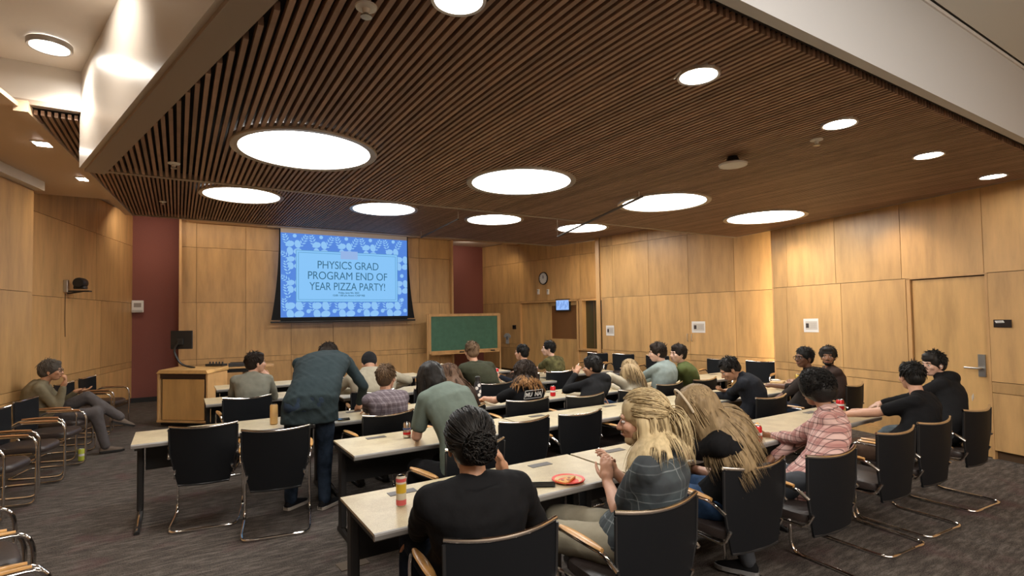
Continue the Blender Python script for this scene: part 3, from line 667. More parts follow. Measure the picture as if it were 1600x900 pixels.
# ------------------------------------------------------------------ chairs
def backw(v): return .188+.062*min(1, max(0, v/.52))**1.0
def make_chair(loc, rz, label, group, armmat='armwood', seatmat='leather'):
    t = empty('sled_chair', loc, rz, label, 'chair', group)
    half = [(.10, -.285, .012), (.235, -.285, .012), (.255, -.18, .012), (.262, .20, .012), (.262, .245, .05), (.262, .25, .58), (.262, .21, .652), (.262, -.16, .652), (.25, -.24, .60)]
    for s in (1, -1):
        pass
    path = [(-x, y, z) for x, y, z in reversed(half)]+half
    MB().tube(fillet(path, .05, 3), .0115, 8).build('frame', 'chrome', t, True)
    for s in (1, -1):
        MB().tube(fillet([(s*.262, .247, .44), (s*.225, .22, .415), (s*.215, -.19, .415), (s*.21, -.235, .50)], .03, 2), .010, 6).build('seat_rail', 'chrome', t, True)
        rg = []
        for k in range(9):
            y = -.15+.33*k/8; wv = .024*(1-.55*abs(k/4-1)**3); zz = .671-.006*(k/4-1)**2
            rg.append([V((s*.262+math.cos(q)*wv, y, zz+math.sin(q)*.009)) for q in [2*math.pi*j/8 for j in range(8)]])
        MB().rings(rg).build('arm_pad', armmat, t, True)
    rg = []
    for z, i_ in ((.428, .03), (.436, .006), (.46, 0), (.484, .008), (.493, .035)):
        ring = []
        for k in range(28):
            a_ = 2*math.pi*k/28; c_, s_ = math.cos(a_), math.sin(a_); e = .42
            x = math.copysign(abs(c_)**e, c_)*(.228-i_); y = math.copysign(abs(s_)**e, s_)*(.238-i_)+.02
            ring.append(V((x, y, z-(.02*max(0, (y-.18)/.07)))))
        rg.append(ring)
    MB().rings(rg).build('seat', seatmat, t, True)
    nu, nv = 13, 9; sh = []
    for layer in (0, 1):
        g_ = []
        for j in range(nv):
            v = j/(nv-1)
            for i in range(nu):
                u = -1+2*i/(nu-1); z = .365+.47*v+.018*v*u*u; x = u*backw(v); y = -.228-.045*v+.05*u*u*(.35+.65*v)
                g_.append((x, y-(.011 if layer else 0), z))
        sh.append(g_)
    n = nu*nv; fs = []
    for j in range(nv-1):
        for i in range(nu-1):
            a0 = j*nu+i; fs.append((a0, a0+1, a0+nu+1, a0+nu)); fs.append((n+a0+nu, n+a0+nu+1, n+a0+1, n+a0))
    for j in range(nv-1):
        for i in (0, nu-1):
            a0 = j*nu+i; q = (a0, a0+nu, n+a0+nu, n+a0); fs.append(q if i == 0 else q[::-1])
    for i in range(nu-1):
        fs.append((i+1, i, n+i, n+i+1)); a0 = (nv-1)*nu+i; fs.append((a0, a0+1, n+a0+1, n+a0))
    MB().add(sh[0]+sh[1], fs).build('backrest', 'mesh', t, True)
    tp = [(-1+2*i/12) for i in range(13)]
    MB().tube([(u*.252, -.228-.045-.006+.05*u*u, .835+.004+.018*u*u) for u in tp], .0105, 8).build('top_rail', 'chrome', t, True)
    for s in (1, -1): MB().tube([(s*.252, -.236, .84), (s*.248, -.228, .64), (s*.19, -.212, .40)], .008, 6).build('back_frame', 'blackplastic', t, True)
    MB().tube([(-.186, -.215, .368), (0, -.233, .364), (.186, -.215, .368)], .012, 6).build('lower_rail', 'blackplastic', t, True)
    return t
G_AUD, G_LEFT, G_RIGHT = 'black sled chairs along the table rows', 'brown armed chairs along the left wall', 'chairs set against the right hand wall'
def chpos(bx, by, rz):   # from the middle of the top rail to the origin on the floor
    a = R(rz); bx, by = G(bx, by); return (bx+(-math.sin(a))*.27, by+math.cos(a)*.27, 0), a
CH = [   # top rail x, y, yaw, label
 (.62, 1.45, -7, 'black chair under the black sweater person with a bun, cut by the bottom edge'),
 (1.35, 1.34, -3, 'black mesh chair holding the blond person in a grey checked shirt'),
 (2.20, 1.45, -6, 'black mesh chair holding the blond woman in denim shorts'),
 (2.80, 1.36, -4, 'black mesh chair holding the person in a pink checked shirt'),
 (3.70, 1.40, -4, 'empty black chair with dark seat, right of the pink checked shirt'),
 (4.28, 1.39, -4, 'black mesh chair holding the man in a plain black T-shirt'),
 (5.12, 1.40, -4, 'black mesh chair holding the person in a printed black hoodie by the maple door'),
 (.88, 2.50, 10, 'black chair holding the person in a grey green T-shirt'),
 (1.45, 2.92, 0, 'empty black chair right of the grey green T-shirt, back to the camera, tucked in'),
 (2.00, 2.90, 2, 'empty black chair standing alone in the middle of the second table row'),
 (2.72, 2.86, 8, 'empty black chair half hidden between the two blond heads'),
 (4.10, 2.53, -2, 'black chair behind the man in the dark jacket bent over his plate'),
 (4.95, 2.50, 6, 'black chair of the man with glasses in a dark shirt'),
 (5.62, 2.50, 6, 'black chair of the bearded man looking back at the camera'),
 (-1.01, 4.03, -9, 'leftmost empty black chair with bright chrome rail at the left table end'),
 (-.44, 3.62, -10, 'empty black chair just left of the standing man in blue jacket'),
 (.45, 3.70, 6, 'black chair holding the man in a purple grey checked shirt'),
 (1.14, 3.60, 8, 'black chair holding the person with long brown hair and a headband'),
 (1.83, 3.62, -5, 'black chair of the curly haired person with white letters on the back'),
 (2.49, 3.53, -4, 'black chair of the person in a plain black hoodie, hand at the mouth'),
 (3.19, 3.52, -5, 'black chair of the woman in a cream top'),
 (3.82, 3.60, 4, 'black chair of the person in a pale denim shirt'),
 (4.47, 3.62, 3, 'black chair of the person in the moss green sweater'),
 (-.91, 5.26, 3, 'black chair of the man in a grey shirt beside the lectern'),
 (.40, 4.92, -10, 'black chair of the person in a pale hooded coat'),
 (1.10, 4.80, 6, 'empty black chair between the pale coat and the dark haired person'),
 (1.92, 4.72, -5, 'black chair of the man in an olive sweater before the chalkboard'),
 (3.20, 5.22, -2, 'black chair of the man in an olive patterned shirt'),
 (2.58, 5.15, 4, 'black chair of the dark haired man holding a red can'),
 (.15, 6.40, -8, 'empty black chair in the farthest row, right of the standing man'),
]
cpos, ca = chpos(*CH[0][:3]); chair0 = make_chair(cpos, ca, CH[0][3], G_AUD)
for (x, y, a_, lb) in CH[1:]:
    cpos, ca = chpos(x, y, a_); copy_tree(chair0, cpos, ca, lb, G_AUD)
# left wall row, facing right
LC = [(-2.84, 5.12, -86, 'brown chair in the left wall row nearest the picture edge'), (-2.93, 5.74, -86, 'second brown chair of the left wall row, counted from the near end'), (-3.02, 6.34, -86, 'empty brown chair in the left wall row, just before the seated grey haired man'),
      (-3.20, 6.98, -88, 'brown chair under the grey haired man'), (-3.36, 7.75, -90, 'brown chair just beyond the grey haired man'), (-3.40, 8.42, -90, 'farthest brown chair of the left wall row'), (-2.76, 4.50, -86, 'brown chair of the left wall row whose arm tips show at the left edge')]
x, y, a_, lb = LC[0]; ch1 = make_chair((*G(x, y), 0), R(a_-18), lb, G_LEFT, 'armbrown')
for x, y, a_, lb in LC[1:]: copy_tree(ch1, (*G(x, y), 0), R(a_-18), lb, G_LEFT)
for x, y, a_, lb in [(-.98, 3.93, -75, 'blond armed chair at the left edge, farther of the corner pair'), (-.80, 3.37, -75, 'blond armed chair with a broad dark seat in the bottom left corner'), (-.64, 2.81, -75, 'blond armed chair cut off by the bottom left corner')]:
    copy_tree(chair0, (x, y, 0), R(a_), lb, 'blond armed chairs in the lower left corner')
for x, y, a_, lb in [(5.30, 7.25, 118, 'dark chair against the wall under the side window'), (5.62, 6.75, 118, 'dark chair by the wall behind the cream top woman, left one'), (5.95, 6.1, 114, 'dark chair by the wall between the cream top and the denim shirt'),
                 (6.42, 5.0, 112, 'dark chair by the wall left of the man in the dark jacket'), (6.70, 4.42, 112, 'dark chair by the wall right of the man in the dark jacket')]:
    copy_tree(chair0, (*G(x, y), 0), R(a_-4), lb, G_RIGHT)

# ------------------------------------------------------------------ tables
def make_table(loc, rz, label):
    t = empty('seminar_table', loc, rz, label, 'table', 'narrow seminar tables in rows'); L, D_ = 1.60, .61
    MB().box((0, .006, .722), (L-.004, D_-.012, .014)).build('table_top', 'laminate', t)
    rg = []
    for x in (-L/2+.002, L/2-.002):
        rg.append([V((x, -D_/2+y, .729+z)) for y, z in ((0.006, 0), (-.002, -.002), (-.006, -.010), (-.002, -.030), (.004, -.036), (.02, -.036), (.02, -.014), (.012, -.014), (.012, 0))])
    MB().rings(rg).build('edge_band', 'rubber', t)
    MB().box((0, .01, .708), (L-.02, D_-.03, .013)).build('under_panel', 'black', t)
    MB().box((0, .25, .54), (L-.16, .018, .30)).build('modesty_panel', 'black', t)
    for s in (-1, 1):
        g = MB(); x = s*(L/2-.045)
        g.rbox((x, .20, .38), (.05, .085, .64), .012); lg = g.build('leg', 'black', t)
        MB().box((x, .0, .685), (.045, .50, .035)).build('bracket', 'black', lg)
        g = MB(); rg = []
        for y, zt in ((.29, .03), (.25, .055), (0, .05), (-.24, .035), (-.295, .018)): rg.append([V((x-.02, y, .004)), V((x+.02, y, .004)), V((x+.02, y, zt)), V((x+.008, y, zt+.008)), V((x-.008, y, zt+.008)), V((x-.02, y, zt))])
        g.rings(rg).build('foot', 'black', lg)
        MB().tube([(x-s*.0, .17, .068), (x, -.02, .060), (x, -.28, .03)], .008, 6).build('foot_trim', 'chrome', lg, True)
        so = MB().box((s*.48, .19, .7305), (.16, .065, .003)).build('power_socket', plain('socket_grey', (.10, .09, .085), .4), t)
    return t
TB = [(.83, 2.15, 0, 'nearest table, carrying the tall yellow and red can'), (2.34, 2.15, 0, 'table in the nearest row where the denim shorts woman sits'), (3.85, 2.14, 0, 'rightmost table of the nearest row, under the outstretched arm'),
      (.79, 3.29, 0, 'left end table of the second row, with a silver can'), (2.30, 3.28, 0, 'middle table of the second row beside two tucked empty chairs'), (3.81, 3.27, 0, 'second row table with the plate of the dark jacket man'), (5.32, 3.26, 0, 'second row table near the right wall with a gold can'),
      (-.84, 4.39, 0, 'left end table of the third row behind the two empty chrome chairs'), (.66, 4.35, 0, 'third row table with a dark phone near its edge'), (2.16, 4.28, 0, 'third row table in front of the lettered black T-shirt'), (3.67, 4.28, 0, 'third row table before the cream top woman'), (5.18, 4.26, 0, 'third row table in front of the moss green sweater'),
      (-.74, 5.97, 0, 'fourth row table in front of the grey shirt man'), (.76, 5.55, 0, 'fourth row table in front of the pale hooded coat'), (2.26, 5.38, 0, 'fourth row table in front of the olive sweater'), (3.67, 5.80, 0, 'fourth row table before the olive patterned shirt'),
      (-.90, 7.12, 0, 'farthest row table near the lectern'), (.60, 6.95, 0, 'farthest row table below the projection screen'), (2.10, 6.75, 0, 'farthest row table before the chalkboard')]
x, y, a_, lb = TB[0]; tb0 = make_table((*G(x, y), 0), R(a_), lb)
for x, y, a_, lb in TB[1:]: copy_tree(tb0, (*G(x, y), 0), R(a_), lb)

# ------------------------------------------------------------------ things on tables
TT = .7295
def can(px, py, label, h=.122, r=.033, mat='red_can', band='white', z=TT, bands=None, Yp=None):
    p = atz(px, py, z); t = empty('drink_can', (p.x, p.y, z), rng.uniform(0, 6), label, 'can', 'drink cans')
    prof = [(.001, 0), (r*.72, 0), (r, .008), (r, h-.012), (r*.80, h)]
    MB().lathe(prof, n=20).build('body', mat, t, True)
    for (z0, z1, mm) in (bands or ((h*.42, h*.60, band),)): MB().lathe([(r+.0006, z0*1.0), (r+.0006, z1)], n=20, caps=False).build('printed_band', mm, t, True)
    MB().lathe([(r*.80, h), (r*.78, h+.002), (r*.70, h-.004), (.001, h-.004)], n=20).build('lid', 'alu', t, True)
    MB().rbox((0, .008, h-.001), (.014, .022, .002), .005).build('pull_tab', 'alu', t)
    return t
Y_ = plain('can_yellow', (.62, .40, .03), .3); PK = plain('can_pink', (.62, .10, .10), .35); CRM = plain('can_cream', (.66, .60, .48), .35); GLD = plain('can_gold', (.55, .36, .08), .25, .6)
can(627, 790, 'tall cream can with crimson top and yellow band on the nearest table', .157, .0265, CRM, bands=((.128, .146, PK), (.085, .118, Y_), (.070, .085, Y_), (.008, .036, PK)))
can(636, 684, 'silver can at the left end of the second row table', .125, .032, 'alu', bands=((.03, .05, 'red_can'), (.07, .085, plain('can_blue', (.05, .10, .3), .3))))
can(1184, 690, 'red can held beside the plate of pizza in the nearest row')
can(1313, 640, 'squat red can right of the curly black hair', .10, .036)
can(864, 619, 'bright red can between the lettered T-shirt and the black hoodie')
can(1247, 602, 'gold can beside the man with glasses', .15, .034, GLD, GLD)
can(428, 663, 'tall tan can beside the standing man in the blue jacket', .19, .035, plain('can_tan', (.55, .33, .12), .4), 'maple')
p = V((-2.91, 6.70, 0)); c_ = can(127, 720, 'yellow green can standing on the carpet by the left chairs', .15, .033, plain('can_lime', (.45, .50, .06), .35), 'white', z=0.0)
bt = empty('water_bottle', (*G(1.55, 4.44), TT), 0, 'dark bottle covered in round white stickers on the third table row', 'bottle')
MB().lathe([(.001, 0), (.04, 0), (.042, .02), (.042, .19), (.03, .22), (.03, .235), (.001, .235)], n=22).build('body', plain('bottle_dark', (.03, .03, .035), .3), bt, True)
MB().lathe([(.034, .225), (.034, .27), (.02, .28), (.001, .28)], n=18).build('cap', 'black', bt, True)
for z_, a_ in ((.06, 205), (.10, 290), (.14, 225), (.175, 268), (.06, 265)):
    m_ = MB(); 
    vs = [(0, 0, 0)]+[(0, math.cos(2*math.pi*k/10)*.021, math.sin(2*math.pi*k/10)*.021) for k in range(10)]
    out = []
    for (x, y, zz) in vs:
        an = R(a_)+y/.043; out.append((math.cos(an)*.0432, math.sin(an)*.0432, z_+zz))
    m_.add(out, [(0, 1+k, 1+(k+1) % 10) for k in range(10)]).build('sticker', 'white', bt)
def phone(px, py, rz, label, w_=.075, l_=.155):
    p = atz(px, py, TT); t = empty('phone', (p.x, p.y, TT), R(rz), label, 'phone', 'phones lying on tables')
    MB().rbox((0, 0, .005), (w_, l_, .009), .012).build('body', 'phone', t, True); MB().rbox((0, 0, .0102), (w_-.008, l_-.008, .001), .008).build('glass', 'glass', t)
    return t
phone(847, 759, 58, 'black phone on the nearest table beside the red plate')
phone(537, 656, 80, 'dark phone on the third row table right of the standing man', .09, .12)
def plate(px, py, label, slices=1, z=TT, rot=0):
    p = atz(px, py, z); t = empty('party_plate', (p.x, p.y, z), R(rot), label, 'plate', 'red party plates')
    MB().lathe([(.001, .002), (.062, .002), (.085, .014), (.098, .018), (.100, .015), (.086, .009), (.063, -.0), (.001, -.0)], n=32).build('dish', 'red_plate', t, True)
    MB().lathe([(.064, .0035), (.082, .0135)], n=32, caps=False).build('cream_rim', plain('plate_cream', (.75, .55, .30), .5), t, True)
    for k in range(slices):
        s_ = empty('pizza_slice', (p.x+.01*k, p.y+.02*k, z+.006), R(rot+20+140*k), '%s slice of pizza lying on the %s' % (('left', 'right')[k] if slices > 1 else 'single', label), 'pizza', 'pizza slices on plates')
        MB().prism([(-.075, -.035), (-.075, .035), (.07, .006), (.07, -.006)], 0, .010).build('cheese', plain('cheese', (.72, .36, .08), .45, bump=(90, .6), var=.35), s_)
        MB().tube([(-.078, -.038, .009), (-.084, 0, .011), (-.078, .038, .009)], .010, 7).build('crust', 'pizza', s_, True)
        m_ = MB()
        for (x, y) in ((-.045, .012), (-.02, -.012), (.015, .004)): m_.lathe([(.001, .012), (.010, .012), (.010, .0095)], (x, y, 0), 10)
        m_.build('pepperoni', plain('pepperoni', (.32, .05, .02), .4), s_)
plate(888, 752, 'red plate right of the black phone')
plate(1163, 693, 'red plate in front of the pink checked shirt', 2, rot=60)
plate(1140, 613, 'plate held by the dark jacket man', 1)
plate(1222, 606, 'plate beside the gold can', 1, rot=100)
np_ = empty('napkin', tuple(atz(1215, 598, TT)), .4, 'crumpled tan napkins and boxes near the gold can', 'napkin')
MB().box((0, 0, .012), (.26, .16, .02)).build('box', plain('cardboard', (.55, .38, .2), .8), np_); MB().box((.05, .03, .03), (.12, .09, .015), .5).build('napkin_sheet', 'paper', np_)
hp = empty('carry_bag', (*G(1.02, 1.98), 0), R(20), 'black bag on the floor under the nearest table', 'bag')
m_ = MB(); m_.rbox((0, 0, .20), (.34, .18, .36), .05, 4); m_.build('body', 'black', hp, True)
MB().tube(fillet([(-.08, 0, .37), (-.08, 0, .46), (.08, 0, .46), (.08, 0, .37)], .04, 3), .009, 6).build('strap', 'blackplastic', hp, True)
MB().rbox((0, -.085, .18), (.22, .04, .18), .02).build('pocket', 'black', hp); MB().box((.03, -.108, .24), (.08, .003, .02)).build('tag', 'white', hp)
fp = empty('floor_plate', (*G(.10, 2.99), 0), R(5), 'tan floor socket plate in the carpet beside the nearest table', 'floor box')
MB().box((0, 0, .003), (.20, .13, .006)).build('lid', plain('floor_plate', (.13, .10, .075), .5), fp)

# ------------------------------------------------------------------ people
DEFER = []
def ell_shape(c, Rm, r, nu=14, nv=9):
    v, f = [], []
    for j in range(nv+1):
        th = math.pi*j/nv
        for i in range(nu):
            ph = 2*math.pi*i/nu; p = V((r[0]*math.sin(th)*math.cos(ph), r[1]*math.sin(th)*math.sin(ph), r[2]*math.cos(th)))
            v.append(tuple((Rm @ p if Rm else p)+V(c)))
    for j in range(nv):
        for i in range(nu): f.append((j*nu+i, (j+1)*nu+i, (j+1)*nu+(i+1) % nu, j*nu+(i+1) % nu))
    return v, f
def cap_shape(a, b, ra, rb, n=12):
    a, b = V(a), V(b); t = (b-a); L = t.length
    t = t/L if L > 1e-6 else V((0, 0, 1)); u = t.orthogonal().normalized(); w_ = t.cross(u); m = MB(); rg = []
    for k in range(4): 
        an = math.pi/2*(1-k/4); rg.append((a-t*ra*math.sin(an), ra*max(math.cos(an), .02)))
    rg.append((a, ra)); rg.append((b, rb))
    for k in range(1, 5):
        an = math.pi/2*k/4; rg.append((b+t*rb*math.sin(an), rb*max(math.cos(an), .02)))
    m.rings([[c+u*math.cos(2*math.pi*i/n)*r+w_*math.sin(2*math.pi*i/n)*r for i in range(n)] for c, r in rg]); return m.v, m.f
def loft_shape(rings_, n=20):
    m = MB(); m.rings([[V(c)+xa*math.copysign(abs(math.cos(q))**.85, math.cos(q))*rx+ya*math.sin(q)*ry for q in [2*math.pi*i/n for i in range(n)]] for c, xa, ya, rx, ry in rings_]); return m.v, m.f
def defer(name, shapes, voxel, smooth, mat, parent, wr=0.0, strands=None, sf=.6):
    v, f = [], []
    for sv, sf_ in shapes: b = len(v); v += sv; f += [tuple(i+b for i in q) for q in sf_]
    me = bpy.data.meshes.new(name); me.from_pydata(v, [], f); me.update(); o = bpy.data.objects.new(name, me); COL.objects.link(o)
    m = o.modifiers.new('r', 'REMESH'); m.mode = 'VOXEL'; m.voxel_size = voxel; m.use_smooth_shade = True
    if smooth: q = o.modifiers.new('s', 'SMOOTH'); q.factor = sf; q.iterations = smooth
    DEFER.append((o, mat, parent, wr, strands)); return o
def tubes_np(paths, r0, n=3):
    """paths (S,K,3); tapered locks"""
    S, K, _ = paths.shape; t = np.gradient(paths, axis=1); t /= np.linalg.norm(t, axis=2, keepdims=True)+1e-9
    ref = np.array([.31, .52, .79]); u = np.cross(t, ref); u /= np.linalg.norm(u, axis=2, keepdims=True)+1e-9; w_ = np.cross(t, u)
    rad = (np.array(r0).reshape(-1, 1)*np.clip(1.05-np.linspace(0, 1, K)**2.2, .06, 1))[..., None]
    ring = [paths+(u*math.cos(2*math.pi*i/n)+w_*math.sin(2*math.pi*i/n))*rad for i in range(n)]
    vs = np.stack(ring, 2).reshape(-1, 3); fs = []
    base = (np.arange(S)*K*n)[:, None]; k = np.arange(K-1)*n
    for i in range(n):
        j = (i+1) % n; a = (base+k+i).ravel(); b = (base+k+j).ravel(); fs.append(np.stack([a, b, b+n, a+n], 1))
    return vs, np.concatenate(fs)
def finish_deferred():
    bpy.context.view_layer.update(); dg = bpy.context.evaluated_depsgraph_get(); res = []
    for o, mat, parent, wr, strands in DEFER: res.append(bpy.data.meshes.new_from_object(o.evaluated_get(dg)))
    for (o, mat, parent, wr, strands), me in zip(DEFER, res):
        nv = len(me.vertices); co = np.empty(nv*3); me.vertices.foreach_get('co', co); co = co.reshape(-1, 3)
        if wr:
            nn = np.empty(nv*3); me.vertices.foreach_get('normal', nn); nn = nn.reshape(-1, 3); d_ = np.zeros(nv); r_ = np.random.default_rng(len(o.name)+nv)
            for s_, am in ((14, 1.0), (27, .6), (45, .35)):
                k = r_.normal(size=(3, 3))*s_; ph = r_.uniform(0, 6, 3); q = co @ k.T+ph
                d_ += am*np.sin(q[:, 0]+1.3*np.sin(q[:, 1]))*np.cos(q[:, 2]*.5)
            co = co+nn*(d_*wr)[:, None]
        nl = len(me.loops); li = np.empty(nl, dtype=np.int32); me.loops.foreach_get('vertex_index', li)
        ls = np.empty(len(me.polygons), dtype=np.int32); me.polygons.foreach_get('loop_total', ls)
        if strands is not None:
            for sv, sf_ in strands:
                li = np.concatenate([li, (sf_+len(co)).ravel().astype(np.int32)]); ls = np.concatenate([ls, np.full(len(sf_), 4, np.int32)]); co = np.concatenate([co, sv])
        if parent is not None:
            inv = np.array(parent_matrix(parent).inverted()); co = co @ inv[:3, :3].T+inv[:3, 3]
        nm = bpy.data.meshes.new(o.name); nm.vertices.add(len(co)); nm.vertices.foreach_set('co', co.ravel()); nm.loops.add(len(li)); nm.loops.foreach_set('vertex_index', li)
        nm.polygons.add(len(ls)); st = np.concatenate([[0], np.cumsum(ls)[:-1]]).astype(np.int32); nm.polygons.foreach_set('loop_start', st); nm.polygons.foreach_set('use_smooth', [True]*len(ls))
        nm.update(calc_edges=True); nm.validate(); nm.materials.append(M[mat] if isinstance(mat, str) else mat)
        o.modifiers.clear(); old = o.data; o.data = nm; o.parent = parent; bpy.data.meshes.remove(old); bpy.data.meshes.remove(me)
def parent_matrix(p): return Matrix.Translation(p.location) @ p.rotation_euler.to_matrix().to_4x4()
def ik(S, T, l1, l2, pole):
    S, T = V(S), V(T); d = T-S; L = min(d.length, (l1+l2)*.995); d = d.normalized(); a = (l1*l1-l2*l2+L*L)/(2*L)
    h = math.sqrt(max(l1*l1-a*a, 0)); p = V(pole)-d*V(pole).dot(d); p = p.normalized() if p.length > 1e-4 else d.orthogonal().normalized()
    return S+d*a+p*h, S+d*L
def hand_shapes(wr_, d, pn, side, curl=.5, s=1.0):
    """wrist, finger direction, palm normal (the way the palm faces), side +1 when the thumb lies towards cross(d,pn)"""
    d = V(d).normalized(); pn = V(pn); pn = (pn-d*pn.dot(d)).normalized(); x = d.cross(pn)*side; out = []
    Rm = Matrix((x, d, pn)).transposed(); c = wr_+d*.045*s
    out.append(ell_shape(c, Rm, (.040*s, .054*s, .017*s))); out.append(cap_shape(wr_-d*.02, wr_+d*.03*s, .026*s, .030*s))
    for i, (off, ln, sp) in enumerate(((.030, .070, .10), (.010, .078, .03), (-.010, .073, -.04), (-.029, .058, -.13))):
        p = wr_+d*.082*s+x*off*s; dd = (d+x*sp).normalized(); cu = curl*(.9+.12*i); r_ = .0088*s
        for k, fr in enumerate((.42, .32, .26)):
            an = cu*(.5, .8, .8)[k]; ax = dd.cross(pn).normalized(); m = Matrix.Rotation(an, 3, ax); dd = m @ dd
            q = p+dd*ln*fr*s; out.append(cap_shape(p, q, r_, r_*.92, 8)); p = q; r_ *= .92
    p = wr_+d*.022*s+x*.030*s; dd = (d*.65+x*.8+pn*.35).normalized()
    for k, ln in enumerate((.040, .032, .024)):
        q = p+dd*ln*s; out.append(cap_shape(p, q, (.0125, .0105, .009)[k]*s, (.0105, .009, .0075)[k]*s, 8)); p = q; dd = (dd+d*.25*(1+curl)+pn*.3*curl).normalized()
    return out
def shoe(parent, ank, fwd, mat, solemat, name='shoe', tilt=0.0, pm=None):
    fwd = V((fwd[0], fwd[1], 0)).normalized(); sd = V((fwd.y, -fwd.x, 0)); m = MB(); so = MB(); rg = []; rs = []
    up = V((0, 0, 1))
    if tilt: mt = Matrix.Rotation(tilt, 3, sd); fwd2 = mt @ fwd; up = mt @ up
    else: fwd2 = fwd
    b = V(ank)-up*.085
    for y, w_, h in ((-.065, .022, .05), (-.05, .034, .085), (0, .037, .105), (.045, .038, .085), (.10, .044, .062), (.15, .043, .048), (.185, .032, .038), (.205, .012, .028)):
        c = b+fwd2*y
        rg.append([c+sd*math.cos(q)*w_+up*(.012+(h-.012)*max(0, math.sin(q)) if math.sin(q) > 0 else .012) for q in [2*math.pi*i/12 for i in range(12)]])
        rs.append([c+sd*(w_+.006)*xx+up*zz for xx, zz in ((-1, 0), (1, 0), (1.0, .026), (-1.0, .026))])
    m.rings(rg); so.rings(rs); inv = pm.inverted()
    m.v = [tuple(inv @ V(p)) for p in m.v]; so.v = [tuple(inv @ V(p)) for p in so.v]
    o = m.build(name, mat, parent, True); so.build('sole', solemat, o)

SKIN = {}
def skin(nm, c):
    if nm not in SKIN: SKIN[nm] = plain('skin_'+nm, c, .5, var=.06, bump=(25, .05)); SKIN[nm].node_tree.nodes['Principled BSDF'].inputs['Subsurface Weight'].default_value = .0
    return SKIN[nm]
HAIRC = {'black': hairmat('hair_black', (.004, .004, .004), (.022, .019, .017), .35), 'dark': hairmat('hair_dark_brown', (.008, .005, .0035), (.034, .021, .014), .5),
         'brown': hairmat('hair_brown', (.030, .015, .008), (.11, .060, .034), .45), 'blond': hairmat('hair_blond', (.13, .085, .038), (.62, .49, .28), .4),
         'dblond': hairmat('hair_dark_blond', (.07, .042, .02), (.42, .30, .16), .4), 'grey': hairmat('hair_grey', (.05, .042, .036), (.22, .19, .16), .55), 'ginger': hairmat('hair_tip_ginger', (.14, .06, .02), (.38, .20, .08), .5),
         'hazel': hairmat('hair_light_brown', (.055, .032, .018), (.19, .12, .07), .5)}
EYEW = plain('eye_white', (.6, .57, .53), .25); EYED = plain('eye_dark', (.012, .008, .006), .15); LIP = plain('lip', (.33, .10, .08), .5)

def strand_sim(starts, dirs, colliders, L, K, grav=.5, keep=.6, curl=0, r_=None, pull=None):
    """starts, dirs (S,3); colliders [(centre, 3x3 world->unit, ...)] as (c, A) with |A(p-c)|=1 on the surface"""
    S = len(starts); P = starts.copy(); D = dirs/np.linalg.norm(dirs, axis=1, keepdims=True); out = [P.copy()]; ds = (L/K)[:, None] if hasattr(L, '__len__') else L/K
    rr = r_ or rng; ph = rr.uniform(0, 6.28, (S, 3))
    for k in range(K-1):
        g = np.array([0, 0, -1.0])*grav
        D = D*keep+g+(pull if pull is not None else 0)
        if curl: D = D+np.stack([np.sin(ph[:, 0]+k*1.1), np.sin(ph[:, 1]+k*1.3), .6*np.sin(ph[:, 2]+k*.9)], 1)*curl
        D /= np.linalg.norm(D, axis=1, keepdims=True)+1e-9; Q = P+D*ds
        for c, A in colliders:
            q = (Q-c) @ A.T; n = np.linalg.norm(q, axis=1); ins = n < 1
            if ins.any():
                Ai = np.linalg.inv(A); q2 = q[ins]/np.maximum(n[ins], 1e-6)[:, None]; Q[ins] = q2 @ Ai.T+c
        D = Q-P; D /= np.linalg.norm(D, axis=1, keepdims=True)+1e-9; P = Q; out.append(P.copy())
    return np.stack(out, 1)
def unit_dirs(n, r_): d = r_.normal(size=(n, 3)); return d/np.linalg.norm(d, axis=1, keepdims=True)

